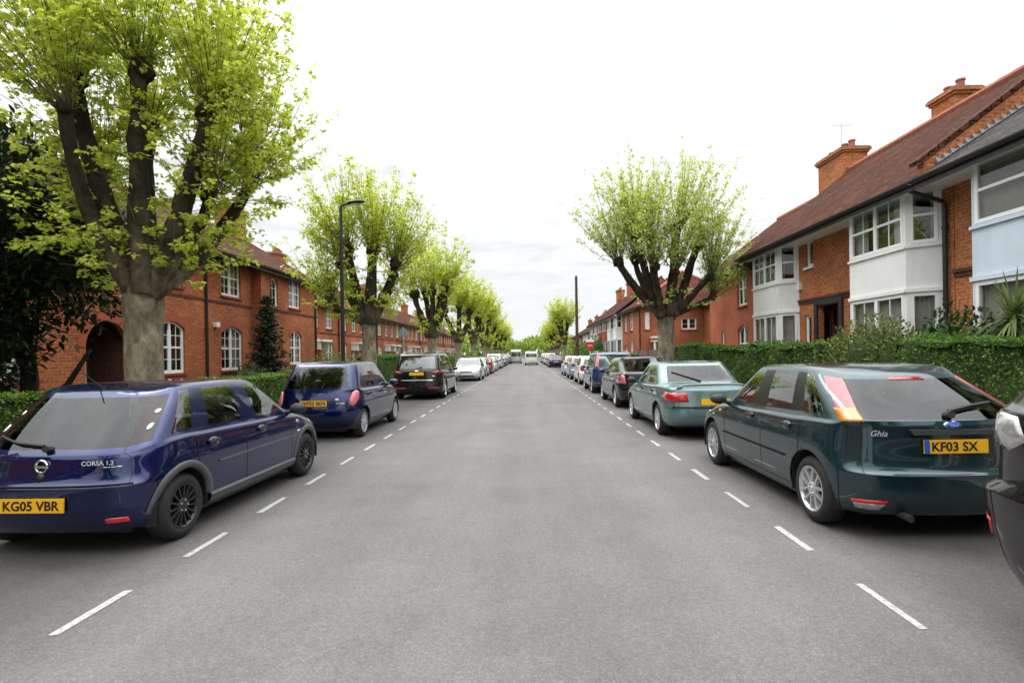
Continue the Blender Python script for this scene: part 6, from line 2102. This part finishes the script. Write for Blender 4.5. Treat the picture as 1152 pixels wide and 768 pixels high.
def extras_supermini(c):
    root, rear, top, side, strip, patch = c['root'], c['rear'], c['top'], c['side'], c['strip'], c['patch']
    mb = MB(); q, n = top(-.05, .75); mb.tube([q, q + Vector((-.02, -.20, .16))], [.008, .004], 6); mb.tube([q + Vector((0, 0, -.01)), q + Vector((0, 0, .02))], .02, 8); mb.build('aerial', 'plastic', root)
    # badge ring, lock, script
    q, n = rear(0, .76)
    mb = MB()
    mb.v = []
    for k in range(24):
        a = 2 * PI * k / 24
        for j in range(6):
            b = 2 * PI * j / 6
            mb.v.append((q.x + (.048 + .008 * math.cos(b)) * math.cos(a), q.y - .008 - .008 * math.sin(b), q.z + (.048 + .008 * math.cos(b)) * math.sin(a)))
    for k in range(24):
        for j in range(6):
            a0 = k * 6 + j; a1 = k * 6 + (j + 1) % 6; b0 = ((k + 1) % 24) * 6 + j; b1 = ((k + 1) % 24) * 6 + (j + 1) % 6
            mb.f.append((a0, b0, b1, a1)); mb.mi.append(0)
    mb.hexa([(q.x - .045, q.y - .016, q.z - .004), (q.x, q.y - .016, q.z - .012), (q.x, q.y - .006, q.z - .012), (q.x - .045, q.y - .006, q.z - .004),
             (q.x - .045, q.y - .016, q.z + .012), (q.x, q.y - .016, q.z + .004), (q.x, q.y - .006, q.z + .004), (q.x - .045, q.y - .006, q.z + .012)])
    mb.hexa([(q.x, q.y - .016, q.z - .010), (q.x + .045, q.y - .016, q.z - .014), (q.x + .045, q.y - .006, q.z - .014), (q.x, q.y - .006, q.z - .010),
             (q.x, q.y - .016, q.z + .006), (q.x + .045, q.y - .016, q.z + .002), (q.x + .045, q.y - .006, q.z + .002), (q.x, q.y - .006, q.z + .006)])
    mb.build('badge', 'chrome', root)
    patch('lock', rear, oval(0, .675, .032, .036), 'ink', off=.004, rings=1)
    for txt, x, z, sc in (('CORSA 1.2', .43, .775, .05),):
        tm = text_mesh(txt, sc, .0012); q, n = rear(x, z)
        yaw_ = math.atan2(n.x, -n.y)
        tm.transform(Matrix.Translation((x, q.y - .006, z)) @ Matrix.Rotation(yaw_, 4, 'Z'))
        tm.materials.append(M['silver_trim']); link('lettering', tm, root)
    # fuel flap, side script, indicator, tailgate lamp flash
    for (y, z, r_) in ((.80, .80, .085),):
        mb = MB(); P = oval(y, z, r_, r_, 20); P.append(P[0]); strip(mb, lambda a, b: side(a, b, 1), P, .008, .003, sub=1); mb.build('fuel_flap', 'seal', root)
    patch('badge', lambda a, b: side(a, b, 1), [(2.80, .635), (2.90, .64), (2.90, .665), (2.80, .66)], 'chrome', off=.006, rings=1)
    patch('badge', rear, [(.46, .735), (.60, .735), (.60, .745), (.46, .743)], 'chrome', off=.006, rings=1)
    patch('indicator', lambda a, b: side(a, b, 1), oval(2.83, .775, .035, .022), 'lamp_clear', off=.006, rings=2, sub=1)
    mb = MB(); strip(mb, rear, [(-.05, .90), (-.30, .92), (-.52, .965)], .02, .03); q, n = rear(0, .885); mb.tube([q + Vector((0, .01, 0)), q + Vector((0, -.045, .01))], .028, 8); mb.build('wiper', 'plastic', root)
    for s in (1, -1):
        patch('lamp_lens', lambda a, b, s=s: rear(a * s, b), oval(.635, 1.03, .016, .03), 'lamp_clear', off=.006, rings=2, sub=1)
        patch('lamp_lens', lambda a, b, s=s: rear(a * s, b), oval(.61, 1.15, .018, .02), 'lamp_clear', off=.006, rings=2, sub=1)
    mb = MB(); strip(mb, rear, [(-.70, .605), (.70, .605)], .014, .012, sub=16); mb.build('bumper_strip', 'navy', root)

def extras_hatch(c):
    root, rear, top, side, strip, patch = c['root'], c['rear'], c['top'], c['side'], c['strip'], c['patch']
    # amber segment low in each tall lamp
    for s in (1, -1):
        patch('indicator', lambda a, b, s=s: rear(a * s, b), [(.665, .995), (.775, .985), (.745, 1.085), (.650, 1.095)], 'lamp_amber', off=.004, rings=3)
    q, n = rear(0, .925)
    mb = MB(); mb.hexa([(-.34, q.y - .03, .895), (.34, q.y - .03, .895), (.34, q.y + .02, .895), (-.34, q.y + .02, .895), (-.36, q.y - .02, .935), (.36, q.y - .02, .935), (.36, q.y + .02, .935), (-.36, q.y + .02, .935)]); mb.build('tailgate_grip', 'plastic', root)
    patch('badge', rear, oval(0, .968, .072, .03, 20), 'chrome', off=.010, rings=2, sub=1); patch('badge_field', rear, oval(0, .968, .064, .025, 20), 'plate_blue', off=.013, rings=2, sub=1)
    tm = text_mesh('Ford', .034, .0005, shear=.25); q, n = rear(0, .968); tm.transform(Matrix.Translation((0, q.y - .018, .968))); tm.materials.append(M['silver_trim']); link('lettering', tm, root)
    tm = text_mesh('Ghia', .068, .0004, shear=.3); q, n = rear(-.58, .90); tm.transform(Matrix.Translation((-.58, q.y - .009, .90)) @ Matrix.Rotation(math.atan2(n.x, -n.y), 4, 'Z')); tm.materials.append(M['silver_trim']); link('lettering', tm, root)
    mb = MB(); strip(mb, rear, [(.02, 1.055), (.25, 1.09), (.46, 1.11)], .024, .035); q, n = rear(0, 1.04); mb.tube([q + Vector((0, .01, 0)), q + Vector((0, -.06, .015))], .032, 8); mb.build('wiper', 'plastic', root)
    patch('brake_light', rear, [(-.16, 1.315), (.16, 1.315), (.15, 1.335), (-.15, 1.335)], 'lamp_red', off=.006, rings=1)
    mb = MB(); mb.tube([(-.42, .14, .24), (-.42, -.0, .235)], .03, 10); mb.build('exhaust', 'brake', root)
    patch('indicator', lambda a, b: side(a, b, -1), oval(3.02, .80, .035, .018), 'lamp_amber', off=.006, rings=2, sub=1)

def extras_round(c):
    root, rear = c['root'], c['rear']
    mb = MB(); q, n = rear(0, .88)
    mb.lathe_x([(0, .05), (.0, .06)], 4)
    mb.v, mb.f, mb.mi = [], [], []
    for k in range(20):
        a = 2 * PI * k / 20
        for rr in (.036, .05): mb.v.append((q.x + rr * math.cos(a), q.y - .012, q.z + rr * math.sin(a)))
    for k in range(20):
        a, b = 2 * k, 2 * ((k + 1) % 20); mb.f.append((a, b, b + 1, a + 1)); mb.mi.append(0)
    mb.box(q.x - .06, q.x + .06, q.y - .016, q.y - .008, q.z - .010, q.z + .010); mb.build('badge', 'chrome', root)
    c['patch']('badge', rear, [(.42, .695), (.58, .695), (.58, .715), (.42, .715)], 'chrome', off=.004, rings=1)
    c['patch']('sticker', rear, [(.40, .77), (.46, .77), (.46, .80), (.40, .80)], 'upvc', off=.004, rings=1)

def extras_mpv(c):
    root, rear, patch = c['root'], c['rear'], c['patch']
    patch('badge', rear, oval(0, 1.055, .085, .022, 18), 'chrome', off=.008, rings=2, sub=1)
    patch('badge', rear, [(.55, .845), (.66, .845), (.66, .875), (.55, .875)], 'chrome', off=.006, rings=1)

def extras_saloon(c):
    root, rear, patch, strip, top = c['root'], c['rear'], c['patch'], c['strip'], c['top']
    mb = MB(); strip(mb, rear, [(-.02, 1.03), (-.28, 1.12), (-.5, 1.20)], .02, .02); mb.build('wiper', 'plastic', root)
    mb = MB(); strip(mb, rear, [(-.74, .60), (.74, .60)], .03, .015, sub=12); mb.build('bumper_strip', 'teal', root)
    # boot spoiler
    mb = MB(); P = []
    for k in range(11):
        x = lerp(-.66, .66, k / 10); q, n = top(x, .17); P.append((x, .15 + .05 * abs(x), q.z + .045))
    mb.tube(P, .022, 8); q, n = top(-.6, .17); mb.tube([q, (-.6, .17, q.z + .045)], .02, 6); mb.tube([(.6, .17, q.z - .01), (.6, .17, q.z + .045)], .02, 6); mb.build('spoiler', 'teal', root, smooth=True)

NAVY = dict(SUPERMINI)
make_car(NAVY, 'navy', (-3.80, 4.20, 0), -R(1.6), 'small dark blue hatchback with black multi spoke wheels, nearest car on the left kerb', 'car', 0, 'parked_car', PK, ('KG05 VBR', 'plate_yellow', .05), wheels='black15', extras=extras_supermini)
make_car(HATCH, 'green_black', (3.58, 4.26, 0), 0, 'dark green hatchback with tall red corner lamps and silver double spoke wheels', 'car', 0, 'parked_car', PK, ('KF03 SX', 'plate_yellow', .04, True), wheels='double5', extras=extras_hatch)
make_car(ESTATE_BLACK, 'black_paint', (3.49, 3.14, 0), PI, 'black car cut off by the picture edge, clear rear lamp towards the dark green hatchback', 'car', 0, 'parked_car', PK, None, ('', 'plate_white'), wheels='alloy5')
make_car(ROUND, 'navy_dull', (-4.00, 10.2, 0), -R(.6), 'small rounded dark blue hatchback with pink oval lamps and yellow plate', 'car', 0, 'parked_car', PK, ('WF53 SKN', 'plate_yellow', .08), wheels='cover', extras=extras_round)
make_car(MPV, 'black_paint', (-3.90, 19.3, 0), 0, 'black people carrier with silver roof rails', 'car', 1, 'parked_car', PK, ('', 'plate_yellow', .12), wheels='alloy5', extras=extras_mpv)
make_car(SALOON, 'teal', (3.48, 9.5, 0), 0, 'teal green saloon with dark red lamps, ahead of the dark green hatchback', 'car', 0, 'parked_car', PK, ('', 'plate_yellow', .10), wheels='alloy7', extras=extras_saloon)
make_car(FASTBACK, 'black_paint', (3.56, 14.9, 0), 0, 'black sloping tailed hatchback ahead of the teal saloon', 'car', 1, 'parked_car', PK, ('', 'plate_yellow', .05), wheels='alloy5')
make_car(TALL, 'blue_paint', (3.58, 20.8, 0), 0, 'mid blue tall car with pale red corner lamps and roof rails', 'car', 1, 'parked_car', PK, ('', 'plate_white', .05), wheels='alloy5')
make_car(FRONTED, 'pale_silver', (-3.62, 36.8, 0), PI, 'pale silver hatchback facing the camera beyond the black people carrier', 'car', 1, 'parked_car', PK, None, ('', 'plate_white'), wheels='alloy5')
ordl = ['second', 'third', 'fourth', 'fifth', 'sixth', 'seventh', 'eighth', 'ninth', 'tenth', 'eleventh', 'twelfth']
specs = [(FRONTED, 'silver', 'silver hatchback', 38.4, 1), (HATCH, 'red_paint', 'dark red hatchback', 43.9, 0), (FRONTED, 'white_paint', 'white hatchback', 54.2, 1), (SUPERMINI, 'silver', 'silver supermini', 55.6, 0), (MPV, 'pale_silver', 'pale people carrier', 61, 0),
         (HATCH, 'grey_car', 'grey hatchback', 67.3, 0), (FRONTED, 'black_paint', 'black hatchback', 77.5, 1), (HATCH, 'silver', 'silver hatchback', 79.5, 0), (SALOON, 'navy_dull', 'navy saloon', 85.5, 0), (MPV, 'silver_blue', 'bluish people carrier', 91.5, 0), (HATCH, 'pale_silver', 'pale hatchback', 98.5, 0)]
for i, (S, pm, nm, y, fac) in enumerate(specs):
    S = dict(S); S['arch_trim'] = None; S['moulding'] = None; S['sill'] = None; S['handle_mat'] = 'plastic'; S['mirror_mat'] = 'plastic'
    yy = y + (S['L'] if fac else 0)
    make_car(S, pm, (-3.70 + random.uniform(-.08, .08), y if not fac else y + 0.0 + (4.2 if i == 0 else 0), 0), PI if fac else 0, '%s, %s behind the pale silver one facing the camera' % (nm, ordl[i - 1] if i else 'directly'), 'car', 2, 'parked_car', PK,
             None if fac else ('', 'plate_yellow', .05), ('', 'plate_white') if fac else None, wheels='alloy5')
specs = [(FRONTED, 'white_paint', 'white hatchback', 26.9, 0, 1), (HATCH, 'silver_blue', 'light blue grey hatchback', 32.6, 0, 1), (HATCH, 'pale_silver', 'pale silver hatchback', 38.2, 0, 2), (SALOON, 'navy_dull', 'dark saloon with bright orange yellow plate', 62.0, 0, 2),
         (HATCH, 'grey_car', 'grey hatchback', 67.8, 0, 2), (HATCH, 'silver', 'silver hatchback', 73.5, 0, 2), (MPV, 'white_paint', 'white people carrier', 79.5, 0, 2), (SALOON, 'black_paint', 'black saloon', 86, 0, 2), (HATCH, 'pale_silver', 'pale hatchback', 92, 0, 2), (MPV, 'silver_blue', 'bluish people carrier', 98, 0, 2)]
for i, (S, pm, nm, y, fac, lod) in enumerate(specs):
    S = dict(S); S['arch_trim'] = None; S['moulding'] = None; S['handle_mat'] = 'plastic'; S['mirror_mat'] = 'plastic'
    make_car(S, pm, (3.60 + random.uniform(-.08, .06), y, 0), 0, '%s parked %s ahead of the mid blue tall car' % (nm, (['directly'] + ordl)[i] if i == 0 else ordl[i - 1]), 'car', lod, 'parked_car', PK, ('', 'plate_yellow', .05), wheels='alloy5')
V2 = dict(VAN, H=2.45, front_glass=((4.45, 1.2), (3.45, 2.1)), rear_glass=((.03, 1.2), (.10, 2.15)))
make_car(V2, 'silver', (-1.75, 92, 0), 0, 'high grey van far down the road, beside the row of plane trees', 'van', 2, 'delivery_van', None, ('', 'plate_yellow', 0), wheels='cover')
make_car(VAN, 'white_paint', (.78, 78, 0), 0, 'white van in the middle of the road far ahead', 'van', 2, 'delivery_van', None, ('', 'plate_yellow', 0), wheels='cover')
